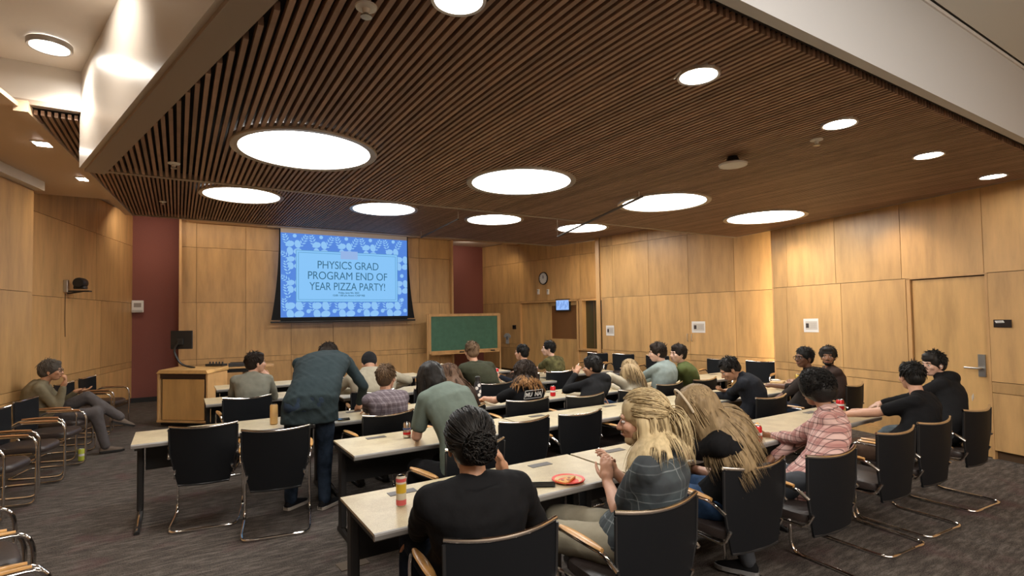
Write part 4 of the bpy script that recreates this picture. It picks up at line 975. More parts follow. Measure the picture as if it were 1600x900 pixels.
def person(label, hip, head, yaw, hy=None, hp=0, roll=0, hz=.56, skinc='light', hair=('short', 'dark'), shirt=None, sleeve='long', pants=None, shoes=('black', 'black'),
           L=None, Rr=None, feet=None, fine=False, s=1.0, wd=1.0, slouch=.05, extras=(), Lh=None, Rh=None, knee=None, prints=None, hem=.0, shorts=False, beard=None, stand=False, hands=True, fdir=None):
    """hip (x,y); head = (px, py, Y) sight line of the head's centre; L, Rr = wrist points (world) ; Lh, Rh = (finger dir, palm normal, curl)"""
    hy = yaw if hy is None else hy; ya = R(yaw); F_ = V((-math.sin(ya), math.cos(ya), 0)); X_ = V((math.cos(ya), math.sin(ya), 0)); Z_ = V((0, 0, 1))
    hc = at(*head); hip = G(*hip); P = V((hip[0], hip[1], hz)); hv = hy-yaw; hy = hy+(24.4+math.degrees(math.atan((head[0]-800)/605)))-(32.2+math.degrees(math.atan((head[0]-800)/830))); root = empty('person', (hip[0], hip[1], 0), ya, label, 'person'); pm = parent_matrix(root)
    Hr = Matrix.Rotation(R(hy), 3, 'Z') @ Matrix.Rotation(-R(hp), 3, 'X') @ Matrix.Rotation(R(roll), 3, 'Y')
    hs = 1.03*s; HP = lambda x, y, z: hc+Hr @ (V((x, y, z))*hs)
    nb = HP(0, -.045, -.10)+V((0, 0, -.032))-F_*.015
    up = (nb-P); TL_ = up.length; up = up.normalized(); fw = (F_-up*F_.dot(up)).normalized(); md = (P+nb)/2-fw*slouch
    def sp(t): return P*(1-t)**2+(md*2-(P+nb)/2)*2*t*(1-t)+nb*t*t
    def rg(t, rx, ry, g=0, fo=0): 
        e = .02; tg = (sp(min(t+e, 1))-sp(max(t-e, 0))).normalized(); y = (F_-tg*F_.dot(tg)).normalized(); return (sp(min(t, 1))+(tg*(t-1)*TL_ if t > 1 else V((0, 0, 0)))+y*fo, X_, y, (rx+g)*wd*s, (ry+g)*s*(.5+.5*wd))
    prof = [(-.12, .10, .08), (0, .165, .125), (.18, .160, .118), (.38, .152, .108), (.6, .170, .115), (.78, .185, .112), (.90, .165, .088), (.98, .10, .066), (1.04, .058, .052)]
    tors = lambda g, lo=-.12, hi=1.1, gl=0: [rg(t, a, b, g+(gl*(1-t) if gl else 0)) for t, a, b in prof if lo <= t <= hi]
    neckc = [cap_shape(nb-up*.02, HP(0, -.022, -.05), .054*s, .050*s)]
    SH = [sp(.90)+X_*sd*.170*wd*s-fw*.0-up*.012 for sd in (-1, 1)]
    tg_ = [L, Rr]; arms = []; sk_hi = []
    for i, sd in enumerate((-1, 1)):
        T = tg_[i]; pole = (-Z_*.9-fw*.25+X_*sd*.45)
        if isinstance(T, dict): pole = V(T['pole']); T = T['t']
        if T is None: T = P+F_*.30+X_*sd*.14+V((0, 0, .12))
        arms.append(ik(SH[i], T, .295*s, .262*s, pole))
    for i, (E, W_) in enumerate(arms):
        sd = (-1, 1)[i]; S_ = SH[i]
        sk_hi += [cap_shape(S_, E, .046*s, .038*s), cap_shape(E, E+(W_-E)*.4, .040*s, .038*s), cap_shape(E+(W_-E)*.35, W_, .037*s, .025*s)]
        hd = (Lh, Rh)[i]; fd = (W_-E).normalized()
        if hd is None: hd = ((fd+V((0, 0, -.15))), V((0, 0, -1)) if abs(fd.z) < .8 else -X_*sd, .55)
        if hands: sk_hi += hand_shapes(W_, V(hd[0]), V(hd[1]), -sd if True else sd, hd[2], s)
    # head
    E_ = lambda c, r: ell_shape(HP(*c), Hr, tuple(q*hs for q in r)); C_ = lambda a, b, ra, rb: cap_shape(HP(*a), HP(*b), ra*hs, rb*hs, 8)
    hd_ = [E_((0, -.012, .025), (.075, .096, .088)), E_((0, .030, -.025), (.061, .064, .080)), E_((0, .045, -.078), (.043, .043, .033)), E_((0, -.03, -.04), (.060, .062, .055)),
           C_((0, .088, .006), (0, .110, -.027), .008, .0125), C_((-.011, .100, -.031), (.011, .100, -.031), .009, .009), C_((-.036, .080, .024), (.036, .080, .024), .011, .011),
           C_((-.018, .090, -.058), (.018, .090, -.058), .0085, .0085), E_((-.044, .062, -.022), (.020, .024, .022)), E_((.044, .062, -.022), (.020, .024, .022))]
    for sd in (-1, 1): hd_ += [ell_shape(HP(sd*.076, -.006, -.012), Hr @ Matrix.Rotation(sd*R(18), 3, 'Z'), (.008*hs, .020*hs, .032*hs)), C_((sd*.078, -.008, -.038), (sd*.072, .004, -.042), .008, .006)]
    body_hi = hd_+neckc+sk_hi; coarse = [loft_shape(tors(-.012, hi=1.0))]
    # legs
    HJ = [P+X_*sd*.095*wd*s for sd in (-1, 1)]; leg = []
    for i, sd in enumerate((-1, 1)):
        T = (feet or (None, None))[i]
        if T is None: T = V((P.x, P.y, .095))+F_*.50+X_*sd*.13
        kp = (knee or (None, None))[i] or (F_*1.0+Z_*.9 if not stand else F_)
        leg.append(ik(HJ[i], T, .44*s, .43*s, kp))
    for i, (K_, A_) in enumerate(leg): coarse += [cap_shape(HJ[i], K_, .080*s, .056*s), cap_shape(K_, A_, .054*s, .036*s), cap_shape(A_, A_-V((0, 0, .05)), .036*s, .034*s)]
    sk = skin(skinc, {'light': (.60, .33, .22), 'pale': (.68, .42, .31), 'brown': (.30, .145, .08), 'dark': (.15, .068, .038), 'tan': (.48, .25, .145)}[skinc])
    defer('body', body_hi+(coarse if shorts else [])+([loft_shape(tors(-.014, lo=.5, hi=1.0))]), .0062 if fine else .0085, 2 if fine else 1, sk, root)
    if not shorts: pass
    # shirt
    hemt = -.10-hem; g = .018; sh_ = [loft_shape(tors(g, lo=-.01))] if not hem else [loft_shape([(V(sp(0))-V((0, 0, hem)), X_, F_, .185*wd*s, .15*s)]+tors(g, lo=-.01))]
    sh_.append(loft_shape(tors(g, lo=-.13, hi=.2)))
    for i, (E, W_) in enumerate(arms):
        S_ = SH[i]; sh_.append(cap_shape(S_-X_*(-1, 1)[i]*.04, S_, .075*s, .066*s)); sh_.append(cap_shape(sp(.96), S_, .058*s, .062*s))
        if sleeve == 'long': sh_ += [cap_shape(S_, E, .066*s, .052*s), cap_shape(E, E+(W_-E)*.90, .052*s, .038*s)]
        elif sleeve == 'roll': sh_ += [cap_shape(S_, E, .066*s, .054*s), cap_shape(E, E+(W_-E)*.25, .054*s, .050*s)]
        else: sh_ += [cap_shape(S_, S_+(E-S_)*.62, .066*s, .062*s), cap_shape(S_+(E-S_)*.35, S_+(E-S_)*.70, .062*s, .060*s)]
    shirtm, kind = shirt
    if 'collar' in extras: sh_ += [cap_shape(nb+up*.015+X_*q*.055-fw*.030, nb-up*.005+X_*q*.062+fw*.045, .022, .018, 8) for q in (-1, 1)]+[cap_shape(nb+X_*-.045-fw*.045+up*.022, nb+X_*.045-fw*.045+up*.022, .022, .022, 8)]
    if 'hood' in extras: sh_ += [ell_shape(nb-fw*.075-up*.015, None, (.125*s, .085*s, .075*s)), cap_shape(nb-X_*.08+up*.01, nb+X_*.08+up*.01-fw*.02, .05, .05)]
    if 'jacket' in extras: sh_ += [cap_shape(nb-X_*.045-fw*.02+up*.03, nb+X_*.045-fw*.02+up*.03, .032, .032)]
    so = defer(kind, sh_, .0115 if fine else .014, 3, shirtm, root, .0035 if fine else .004)
    # trousers
    pm_, pk = pants; tr = [loft_shape([rg(t, a, b, .014) for t, a, b in prof if t < .1]), ell_shape(P-V((0, 0, .02)), None, (.17*wd*s, .14*s, .095*s))]
    for i, (K_, A_) in enumerate(leg):
        if shorts: tr += [cap_shape(HJ[i], HJ[i]+(K_-HJ[i])*.55, .100*s, .088*s)]
        else: tr += [cap_shape(HJ[i], K_, .096*s, .071*s), cap_shape(K_, A_, .070*s, .055*s)]
    defer(pk, tr, .015, 3, pm_, root, .004)
    for i, (K_, A_) in enumerate(leg):
        f_ = V((A_-HJ[i]).to_2d().to_3d()) if not stand else F_; f_ = (F_+f_*.2) if fdir is None else V(fdir); lift = A_.z > .3
        shoe(root, A_, f_, shoes[0], shoes[1], pm=pm, tilt=R(-20) if lift else 0)
    # face pieces
    inv = pm.inverted()
    def part(m, name, mat, sm=True): m.v = [tuple(inv @ V(p)) for p in m.v]; return m.build(name, mat, root, sm)
    for sd in (-1, 1):
        ev, ef = E_((sd*.031, .0795, .002), (.0125, .010, .0065)); e = part(MB().add(ev, ef), 'eye', EYEW)
        iv, if_ = E_((sd*.031, .0885, .002), (.0055, .003, .0055)); i_ = MB().add(iv, if_); i_.v = [tuple(inv @ V(p)) for p in i_.v]; i_.build('iris', EYED, e)
        bm_ = MB().tube([HP(sd*.014, .0925, .022), HP(sd*.030, .0925, .028), HP(sd*.048, .078, .021)], .0042*hs, 5, taper=[.0038, .0045, .002]); part(bm_, 'eyebrow', HAIRC.get(hair[1], HAIRC['dark']))
    part(MB().tube([HP(-.021, .093, -.059), HP(0, .101, -.057), HP(.021, .093, -.059)], .005, 6, taper=[.002, .006, .002]), 'lips', LIP)
    if 'glasses' in extras:
        g_ = MB()
        for sd in (-1, 1): g_.tube([HP(sd*.033+math.cos(q)*.024, .100, .002+math.sin(q)*.019) for q in [2*math.pi*k/12 for k in range(13)]], .0022, 5); g_.tube([HP(sd*.057, .098, .006), HP(sd*.078, .06, .008), HP(sd*.084, -.005, .004)], .0022, 5)
        g_.tube([HP(-.010, .101, .006), HP(.010, .101, .006)], .0022, 5); part(g_, 'glasses', 'black')
    # hair
    hr = np.random.default_rng(abs(hash(label)) % 1 + len(label)*7+int(head[0])); HM = np.array(Hr); HC = np.array(hc); st, hcn = hair[0], hair[1]; hm = HAIRC[hcn] if hcn in HAIRC else hcn
    hp2 = lambda a: HC+(np.asarray(a)*hs) @ HM.T
    vol = {'buzz': .004, 'short': .010, 'full': .018, 'curly': .030, 'afro': .042}.get(st, .014); e = vol
    caps = [E_((0, -.018, .036), (.076+e, .092+e*.9, .082+e)), E_((0, -.050, -.008), (.066+e, .058+e, .070+e*.6))]
    for sd in (-1, 1): caps.append(E_((sd*.055, -.012, .030), (.020+e*.8, .055+e*.5, .050+e*.4)))
    if st in ('full', 'curly', 'afro', 'fringe'): caps.append(E_((0, .040, .086), (.055+e*.6, .040+e*.5, .028+e*.5)))
    strands = []
    if st == 'fringe': caps.append(E_((0, .056, .062), (.064, .034, .034)))
    def surf(n, ymax=.30, zmin=-.35, rad=(.078, .092, .084), cen=(0, -.018, .036), grow=0):
        d = unit_dirs(n*4, hr); ok = (d[:, 2] > zmin) & ((d[:, 1] < ymax) | (d[:, 2] > .62)); d = d[ok][:n]; return d, np.array(cen)+d*(np.array(rad)+vol*.8+grow)
    nS = 520 if fine else 240
    if st in ('buzz',): nS = 0
    if st in ('short', 'full', 'fringe'):
        d, p = surf(nS); cr = np.array([0, -.45, .89]); t = -(cr-(d @ cr)[:, None]*d); t += hr.normal(size=t.shape)*.25; t /= np.linalg.norm(t, axis=1, keepdims=True)+1e-9
        Ln = hr.uniform(.028, .05, len(d)); K = 5; path = np.stack([p+t*(Ln*k/4)[:, None]+d*((.0025+vol*.10)*math.sin(k/4*2.4)-.0022*k*k/3) for k in range(K)], 1)
        strands.append(tubes_np(hp2(path.reshape(-1, 3)).reshape(path.shape), hr.uniform(.0028, .0048, len(d))))
    if st in ('curly', 'afro'):
        d, p = surf(nS+120, zmin=-.6); t = np.cross(d, unit_dirs(len(d), hr)); t /= np.linalg.norm(t, axis=1, keepdims=True); b = np.cross(d, t); K = 7; rr_ = hr.uniform(.008, .014, len(d))[:, None]
        path = np.stack([p-d*.004+t*np.sin(k*1.05)*rr_+b*(np.cos(k*1.05)-1)*rr_*.8+d*.0032*k for k in range(K)], 1)
        strands.append(tubes_np(hp2(path.reshape(-1, 3)).reshape(path.shape), hr.uniform(.003, .005, len(d))))
    def Ainv(c, r, Rm): return (np.array(c), np.diag(1/np.array(r)) @ np.array(Rm).T)
    headcol = Ainv(hc+Hr @ V((0, -.018, .025))*hs, ((.083)*hs, .102*hs, .096*hs), Hr); bk = sp(.80); bodycol = Ainv(bk, (.195*wd*s, .152*s, .19*s), Matrix((X_, fw, up)).transposed())
    nk = Ainv(hc+Hr @ V((0, -.045, -.08))*hs, (.068, .066, .09), Hr)
    if st == 'long':
        opt = hair[2]; n = int(opt.get('n', 900)*(1 if fine else .6)); ln = opt['len']; K = 16
        vv = opt.get('vol', 0); d, p = surf(n, ymax=.55, zmin=-.5, rad=(.076+vv, .093+vv, .082+vv)); p = p[np.abs(d[:, 0]) > -1]; 
        side = np.sign(d[:, 0]+hr.normal(size=len(d))*.15)[:, None]; t = np.array([.55, -.25, -.3])*np.concatenate([side, np.ones_like(side), np.ones_like(side)], 1)
        t = t-d*(t*d).sum(1, keepdims=True); fr = (d[:, 1] > .35) & (d[:, 2] < .62); p, t, d = p[~fr], t[~fr], d[~fr]
        Ls = ln*hr.uniform(.75, 1.05, len(p))+.06
        path = strand_sim(hp2(p), t @ HM.T, [headcol, nk, bodycol], Ls, K, grav=opt.get('grav', .50), keep=.66, curl=opt.get('curl', .06), r_=hr, pull=np.array(opt.get('pull', -F_*.06)))
        nt = opt.get('tip')
        path += hr.normal(size=(len(p), 1, 3))*np.linspace(0, 1, K)[None, :, None]*.006
        strands.append(tubes_np(path, hr.uniform(.0028, .0048, len(p))*(1 if fine else 1.5)))
        if nt:      # lower ends in another colour: their own mesh
            sel = hr.uniform(size=len(p)) < .55; q = path[sel][:, -6:]+np.array(-fw)*.006; sv, sf_ = tubes_np(q, .0065); m_ = MB(); m_.v = [tuple(inv @ V(a)) for a in sv.tolist()]; m_.f = [tuple(a) for a in sf_.tolist()]; m_.build('hair_tips', HAIRC[nt], root, True)
        if opt.get('vol'): v_ = opt['vol']; caps.append(E_((0, -.03, .01), (.085+v_, .10+v_, .105+v_)))
        # inner mass
        mid_ = path[:, :, :]; 
        caps.append(E_((0, -.045, -.045), (.080, .062, .085)))
        for q in path[::max(1, len(path)//(110 if fine else 60))]:
            for k0 in range(1, K-3, 2): caps.append(cap_shape(V(q[k0].tolist()), V(q[min(k0+2, K-1)].tolist()), .0135-.0004*k0, .013-.0004*k0, 6))
    if st == 'pony':   # half tied back
        tie = np.array([.0, -.115, .012]); n = 620; d, p = surf(n, ymax=.5, zmin=-.1); K = 9; td = tie-np.array([0, -.018, .036]); td = td/np.linalg.norm(td); ps_ = []
        for k in range(K):
            f = k/(K-1)*.96; q = d*(1-f)+td*f+np.array([0, 0, .12])*math.sin(math.pi*f)*0; q /= np.linalg.norm(q, axis=1, keepdims=True); ps_.append(np.array([0, -.018, .036])+q*(np.array([.080, .095, .086])+.014+.010*math.sin(math.pi*f)*hr.uniform(.2, 1, len(d))[:, None]))
        path = np.stack(ps_, 1); strands.append(tubes_np(hp2(path.reshape(-1, 3)).reshape(path.shape), hr.uniform(.0022, .0042, len(d))))
        n2 = 500; st_ = np.repeat(hp2(tie)[None], n2, 0)+hr.normal(size=(n2, 3))*.012; dr_ = np.array([0, -1, .1]) @ HM.T+hr.normal(size=(n2, 3))*.35
        strands.append(tubes_np(strand_sim(st_, dr_, [headcol, nk, bodycol], hr.uniform(.20, .30, n2), 12, grav=.35, keep=.8, curl=.12, r_=hr), hr.uniform(.002, .0042, n2)))
        d, p = surf(1100, ymax=.35, zmin=-.9, rad=(.074, .088, .080)); s_ = (d[:, 2] < .15); p, d = p[s_], d[s_]
        pth = strand_sim(hp2(p), np.array([[0, -.3, -1]])@HM.T+d@HM.T*.35, [headcol, nk, bodycol], hr.uniform(.20, .31, len(p)), 13, grav=.4, keep=.8, curl=.10, r_=hr)
        strands.append(tubes_np(pth, hr.uniform(.0025, .0045, len(p))))
        for q in pth[::max(1, len(pth)//60)]:
            for k0 in range(1, 10, 2): caps.append(cap_shape(V(q[k0].tolist()), V(q[k0+2].tolist()), .0125-.0004*k0, .012-.0005*k0, 6))
        caps += [E_((0, -.06, -.07), (.068, .048, .075)), E_((0, -.072, -.13), (.055, .036, .05))]
        part(MB().tube([V(hp2(tie+np.array([math.cos(q)*.018, -.004, math.sin(q)*.018])).tolist()) for q in [2*math.pi*k/10 for k in range(11)]], .005, 6), 'hair_tie', 'white')
    if st == 'bun':
        bc = hair[2] if len(hair) > 2 else (0, -.135, .0); d, p = surf(420, ymax=.45, zmin=-.5); K = 8; td = np.array(bc)-np.array([0, -.018, .036]); td /= np.linalg.norm(td); ps_ = []
        for k in range(K):
            f = k/(K-1)*.93; q = d*(1-f)+td*f; q /= np.linalg.norm(q, axis=1, keepdims=True); ps_.append(np.array([0, -.018, .036])+q*(np.array([.080, .095, .086])+.012+.010*math.sin(math.pi*f)*hr.uniform(.2, 1, len(d))[:, None]))
        path = np.stack(ps_, 1); strands.append(tubes_np(hp2(path.reshape(-1, 3)).reshape(path.shape), hr.uniform(.003, .0055, len(d))))
        caps.append(E_(bc, (.050, .036, .046))); b = unit_dirs(260, hr); t = np.cross(b, unit_dirs(260, hr)); t /= np.linalg.norm(t, axis=1, keepdims=True); q_ = np.cross(b, t)
        path = np.stack([np.array(bc)+b*(np.array([.050, .036, .046])+.004)+(t*math.sin(k*1.0)+q_*(math.cos(k*1.0)-1))*.013+b*.002*k for k in range(7)], 1)
        strands.append(tubes_np(hp2(path.reshape(-1, 3)).reshape(path.shape), hr.uniform(.003, .005, 260)))
    if 'beanie' in extras:
        defer('beanie', [E_((0, -.018, .040), (.092, .108, .098)), E_((0, -.045, .0), (.082, .075, .06))], .01, 3, plain('knit_black', (.010, .010, .013), .95, bump=(220, .8)), root)
    else:
        defer('hair', caps, .0085 if fine else .011, 2, hm, root, .0025, strands)
    if 'headband' in extras: part(MB().tube([HP(math.cos(q)*.098, .035+.01*math.sin(q), .035+math.sin(q)*.098) for q in [R(-10+200*k/14) for k in range(15)]], .007, 6), 'headband', plain('headband_cloth', (.6, .5, .36), .7))
    if 'earbud' in extras: part(MB().add(*E_((-.086, .008, -.014), (.006, .008, .012))), 'earbud', 'white')
    if beard:
        bd = [E_((0, .046, -.084), (.046, .048, .032)), E_((-.047, .022, -.060), (.016, .030, .034)), E_((.047, .022, -.060), (.016, .030, .034)), C_((-.022, .097, -.045), (.022, .097, -.045), .007, .007)]
        defer('beard', bd, .008, 2, HAIRC[beard], root, .002)
    return dict(root=root, sp=sp, X=X_, F=F_, up=up, fw=fw, pm=pm, arms=arms, HP=HP, wd=wd, s=s, part=part)
FAB = lambda n, c, b=.3, v=.08, r=.85: plain('cloth_'+n, c, r, bump=(16, b), var=v, spec=.15)

DENIM = FAB('blue_denim', (.035, .075, .16), .3, .3); DKDEN = FAB('dark_denim', (.014, .022, .042), .3, .3); GREYP = FAB('grey_trousers', (.085, .075, .075)); KHAKI = FAB('khaki_twill', (.30, .27, .20), .4); BLKP = FAB('black_trousers', (.012, .012, .014))
BLK = FAB('black_cotton', (.008, .008, .009), .4); BLK2 = FAB('black_hoodie', (.011, .011, .012), .5)
PLPURPLE = plaid('check_purple_grey', (.135, .105, .12), [(.0, .13, (.27, .23, .25), .75), (.5, .06, (.07, .05, .06), .7)], .052)
PLGREY = plaid('check_slate', (.050, .064, .070), [(.0, .035, (.22, .25, .26), .7), (.5, .16, (.030, .036, .042), .7), (.3, .02, (.14, .16, .17), .5)], .14)
PLPINK = plaid('check_pink', (.50, .27, .235), [(.25, .15, (.70, .50, .45), .55), (.0, .055, (.035, .02, .025), .85), (.5, .03, (.07, .04, .045), .75), (.68, .10, (.34, .13, .12), .4)], .085)
OLPRINT = FAB('olive_print', (.115, .105, .045), .3, .5)
# left wall: grey haired man
person('grey haired man in a khaki shirt eating, legs crossed, in the left wall chairs', (-3.36, 7.02), (80, 579, 7.0), -85, hy=-78, hp=4, skinc='tan', wd=1.22, s=1.08, hair=('full', 'grey'), shirt=(FAB('khaki_shirt', (.165, .14, .09)), 'shirt'), pants=(GREYP, 'trousers'),
       shoes=(plain('brown_suede', (.10, .07, .05), .8), 'black'), L=at(121, 611, 7.1), Rr=dict(t=at(99, 603, 6.85), pole=(.5, 0, -1)), Rh=((.3, 0, .95), (-1, 0, .2), .9), Lh=((1, 0, .1), (0, 0, 1), .4), extras=('glasses', 'collar'),
       feet=(GV(-2.66, 6.98, .45), GV(-2.78, 6.93, .095)), knee=(V((.3, -.2, 1)), V((.6, 0, .9))), slouch=.09, hz=.52)
person('man in a grey shirt with dark hair, chin on his hand, looking right', (-.90, 5.50), (400, 567, 5.55), -8, hy=-62, hair=('full', 'dark'), shirt=(FAB('grey_shirt', (.24, .235, .19)), 'shirt'), pants=(BLKP, 'trousers'),
       L=GV(-1.10, 5.85, .76), Rr=dict(t=at(419, 590, 5.72), pole=(.3, -.2, -1)), Rh=((-.5, 0, .8), (-.6, .5, .1), .9), slouch=.06, extras=('collar',))
person('standing man in a teal blue jacket and jeans, bent over the third table', (-.22, 4.0), (512, 556, 4.62), -14, hy=-20, hp=55, hz=.95, hair=('short', 'dark'), shirt=(FAB('teal_jacket', (.024, .036, .040), .5), 'jacket'), pants=(DENIM if False else FAB('mid_denim', (.022, .034, .056), .4, .4), 'jeans'),
       shoes=(BLKP, plain('sole_cream', (.45, .40, .34), .7)), L=GV(-.06, 4.62, .80), Rr=GV(.22, 4.50, .80), feet=(GV(-.38, 4.10, .09), GV(-.10, 3.97, .09)), fdir=(.75, .55, 0), stand=True, hem=.16, wd=1.3, slouch=.10, extras=('jacket',), s=1.04, fine=True)
person('person in a pale hooded coat and black beanie hunched over the fourth table', (.42, 5.14), (577, 568, 5.22), 0, hy=0, hp=38, hair=('short', 'black'), shirt=(FAB('pale_coat', (.42, .38, .29), .5), 'coat'), pants=(BLKP, 'trousers'),
       L=dict(t=GV(.22, 5.36, .80), pole=(-1, 0, -.1)), Rr=dict(t=GV(.66, 5.34, .80), pole=(1, 0, -.1)), wd=1.42, slouch=.09, extras=('hood', 'jacket', 'beanie'), s=1.05)
person('man with short brown hair in a purple grey checked shirt', (.47, 3.96), (604, 590, 3.95), 2, hy=-32, hair=('short', 'hazel'), shirt=(PLPURPLE, 'shirt'), pants=(BLKP, 'trousers'), L=GV(.30, 4.32, .77), Rr=GV(.62, 4.32, .77), extras=('collar',), slouch=.05, fine=True)
person('woman with long wavy brown hair and a pale headband, third row', (1.14, 3.88), (700, 587, 4.05), 8, hy=55, hp=12, hair=('long', 'brown', dict(len=.50, curl=.16, n=900, pull=(.05, -.10, 0), mass=1.1)), shirt=(FAB('dark_brown_top', (.04, .026, .02)), 'top'), pants=(BLKP, 'trousers'), L=GV(1.0, 4.3, .78), Rr=GV(1.35, 4.28, .78), extras=('headband',))
person('person with black wavy hair in a grey green T-shirt bent forward', (.86, 2.78), (674, 592, 3.12), 12, hy=18, hp=48, hair=('long', 'black', dict(len=.20, curl=.14, n=800, pull=(0, -.0, 0), mass=.9)), shirt=(FAB('grey_green_tee', (.155, .195, .165), .4), 't_shirt'), sleeve='short', pants=(BLKP, 'trousers'),
       L=dict(t=at(652, 681, 3.22), pole=(-.5, -.4, -1)), Rr=GV(.98, 3.35, .77), Lh=((.05, .9, .1), (1, 0, 0), .9), slouch=.10, fine=True, wd=1.02, s=1.05)
person('man in an olive sweater seen from behind before the chalkboard', (1.94, 4.98), (737, 549, 4.92), 0, hy=4, hair=('short', 'hazel'), shirt=(FAB('olive_sweater', (.052, .056, .036), .3), 'sweater'), pants=(BLKP, 'trousers'), L=GV(1.75, 5.32, .78), Rr=GV(2.15, 5.32, .78), wd=1.12, s=1.05)
person('dark haired man holding up a red can, half hidden by curly hair', (2.62, 5.42), (815, 551, 5.45), 40, hy=35, hair=('short', 'black'), shirt=(FAB('navy_top', (.016, .02, .03)), 'sweater'), pants=(BLKP, 'trousers'), L=dict(t=at(780, 588, 5.42), pole=(-.4, -.3, -1)), Lh=((-.7, .6, .4), (.4, .6, 0), .9), Rr=GV(2.7, 5.75, .80))
pr = person('curly haired person with ginger tips in a black T-shirt with white letters', (1.84, 3.86), (819, 583, 3.90), 4, hy=6, hp=8, hair=('long', 'dark', dict(len=.25, curl=.42, n=1500, pull=(0, -.1, 0), tip='ginger', vol=.022)), shirt=(BLK, 't_shirt'), sleeve='short', pants=(BLKP, 'trousers'),
       L=dict(t=GV(1.56, 4.22, .78), pole=(-1, -.3, -.7)), Rr=GV(2.10, 4.22, .78), fine=True, slouch=.05)
def back_print(pr, t, body, size, mat='white', frame=None, tilt=0, dx=0):
    c = pr['sp'](t)-pr['fw']*(.162*pr['s'])+pr['X']*dx; Rm = Matrix((pr['X'], pr['fw'], pr['up'])).transposed() @ Matrix.Rotation(tilt, 3, 'Y')
    o = text_mesh(body, size, mat, 'shirt_print', pr['root'], offset=size*.03); o.data.transform(pr['pm'].inverted() @ Matrix.Translation(c) @ Rm.to_4x4())
    if frame:
        w_, h_ = frame; m = MB()
        for (x, z, ww, hh) in ((0, h_/2, w_, .004), (0, -h_/2, w_, .004), (-w_/2, 0, .004, h_), (w_/2, 0, .004, h_)): m.box((x, .0, z+size*.36), (ww, .002, hh))
        m.v = [tuple(pr['pm'].inverted() @ (c+Rm @ V(p))) for p in m.v]; m.build('print_frame', mat, o)
back_print(pr, .80, 'MU  NA', .062, frame=(.235, .085), dx=-.06)
person('man with black hair in an olive patterned T-shirt looking left', (3.20, 5.48), (857, 545, 5.5), 18, hy=62, hair=('short', 'black'), shirt=(OLPRINT, 't_shirt'), sleeve='short', pants=(BLKP, 'trousers'), L=GV(3.0, 5.85, .78), Rr=GV(3.35, 5.85, .78), skinc='pale', slouch=.07)
person('person in a plain black hoodie eating with the left hand', (2.50, 3.78), (925, 573, 3.85), 8, hy=40, hp=8, hair=('full', 'black'), shirt=(BLK2, 'hoodie'), pants=(BLKP, 'trousers'), L=dict(t=at(900, 584, 3.98), pole=(-.8, .2, -.7)), Lh=((.45, .1, .8), (.8, .4, 0), .9), Rr=GV(2.7, 4.2, .78), skinc='tan', extras=('hood',), slouch=.08)
person('woman with long blond brown hair in a cream top', (3.18, 3.78), (982, 577, 3.86), 12, hy=25, hp=8, hair=('long', 'dblond', dict(len=.40, curl=.05, n=900, pull=(.05, -.12, 0))), shirt=(FAB('cream_knit', (.52, .47, .36), .3), 'top'), pants=(DENIM, 'jeans'), L=dict(t=at(942, 619, 3.75), pole=(-1, 0, 0)), Rr=GV(3.35, 4.2, .78), knee=(V((-.5, .6, 1.4)), None), feet=(GV(2.9, 4.1, .25), None))
person('person with dark brown hair in a pale denim shirt, face turned left', (3.74, 3.86), (1027, 551, 3.85), 10, hy=52, hp=6, hair=('full', 'dark'), shirt=(FAB('pale_denim', (.235, .28, .265), .4, .15), 'denim_shirt'), pants=(BLKP, 'trousers'), L=GV(3.55, 4.22, .78), Rr=GV(3.9, 4.22, .78), extras=('collar',), slouch=.09, wd=1.05, skinc='pale')
person('person in a moss green sweater leaning left to talk', (4.40, 3.90), (1059, 553, 3.82), 30, hy=80, hair=('full', 'dark'), shirt=(FAB('moss_green', (.085, .105, .035), .3), 'sweater'), pants=(BLKP, 'trousers'), L=GV(3.98, 4.2, .80), Rr=GV(4.25, 4.25, .78), skinc='pale', slouch=.08, extras=('collar',))
person('man in a dark jacket bent over the plate in his hand', (4.06, 2.80), (1140, 577, 2.88), 28, hy=50, hp=36, hair=('short', 'black'), shirt=(FAB('dark_jacket', (.018, .020, .026), .5), 'jacket'), pants=(DKDEN, 'jeans'), L=dict(t=at(1137, 613, 3.08), pole=(-.6, 0, -1)), Lh=((-.8, .5, .2), (.3, .2, .9), .5), Rr=GV(3.95, 3.2, .78), skinc='tan', extras=('jacket',), slouch=.11, fine=True, wd=1.05)
person('man with glasses in a dark shirt looking left', (4.98, 2.80), (1256, 559, 2.82), 25, hy=74, hair=('short', 'black'), shirt=(FAB('dark_brown_shirt', (.028, .021, .018), .4), 'shirt'), sleeve='roll', pants=(DKDEN, 'jeans'), L=dict(t=at(1205, 628, 2.9), pole=(-.4, -.4, -.6)), Rr=GV(5.1, 3.2, .78), skinc='dark', extras=('glasses', 'collar'), slouch=.06, fine=True)
person('bearded man in a brown sweater turned back towards the camera', (5.60, 2.80), (1294, 557, 2.88), 48, hy=112, hair=('full', 'black'), shirt=(FAB('brown_sweater', (.050, .032, .027), .3), 'sweater'), pants=(BLKP, 'trousers'), L=GV(5.2, 3.1, .80), Rr=GV(5.6, 3.15, .80), skinc='brown', beard='black', slouch=.05, fine=True)
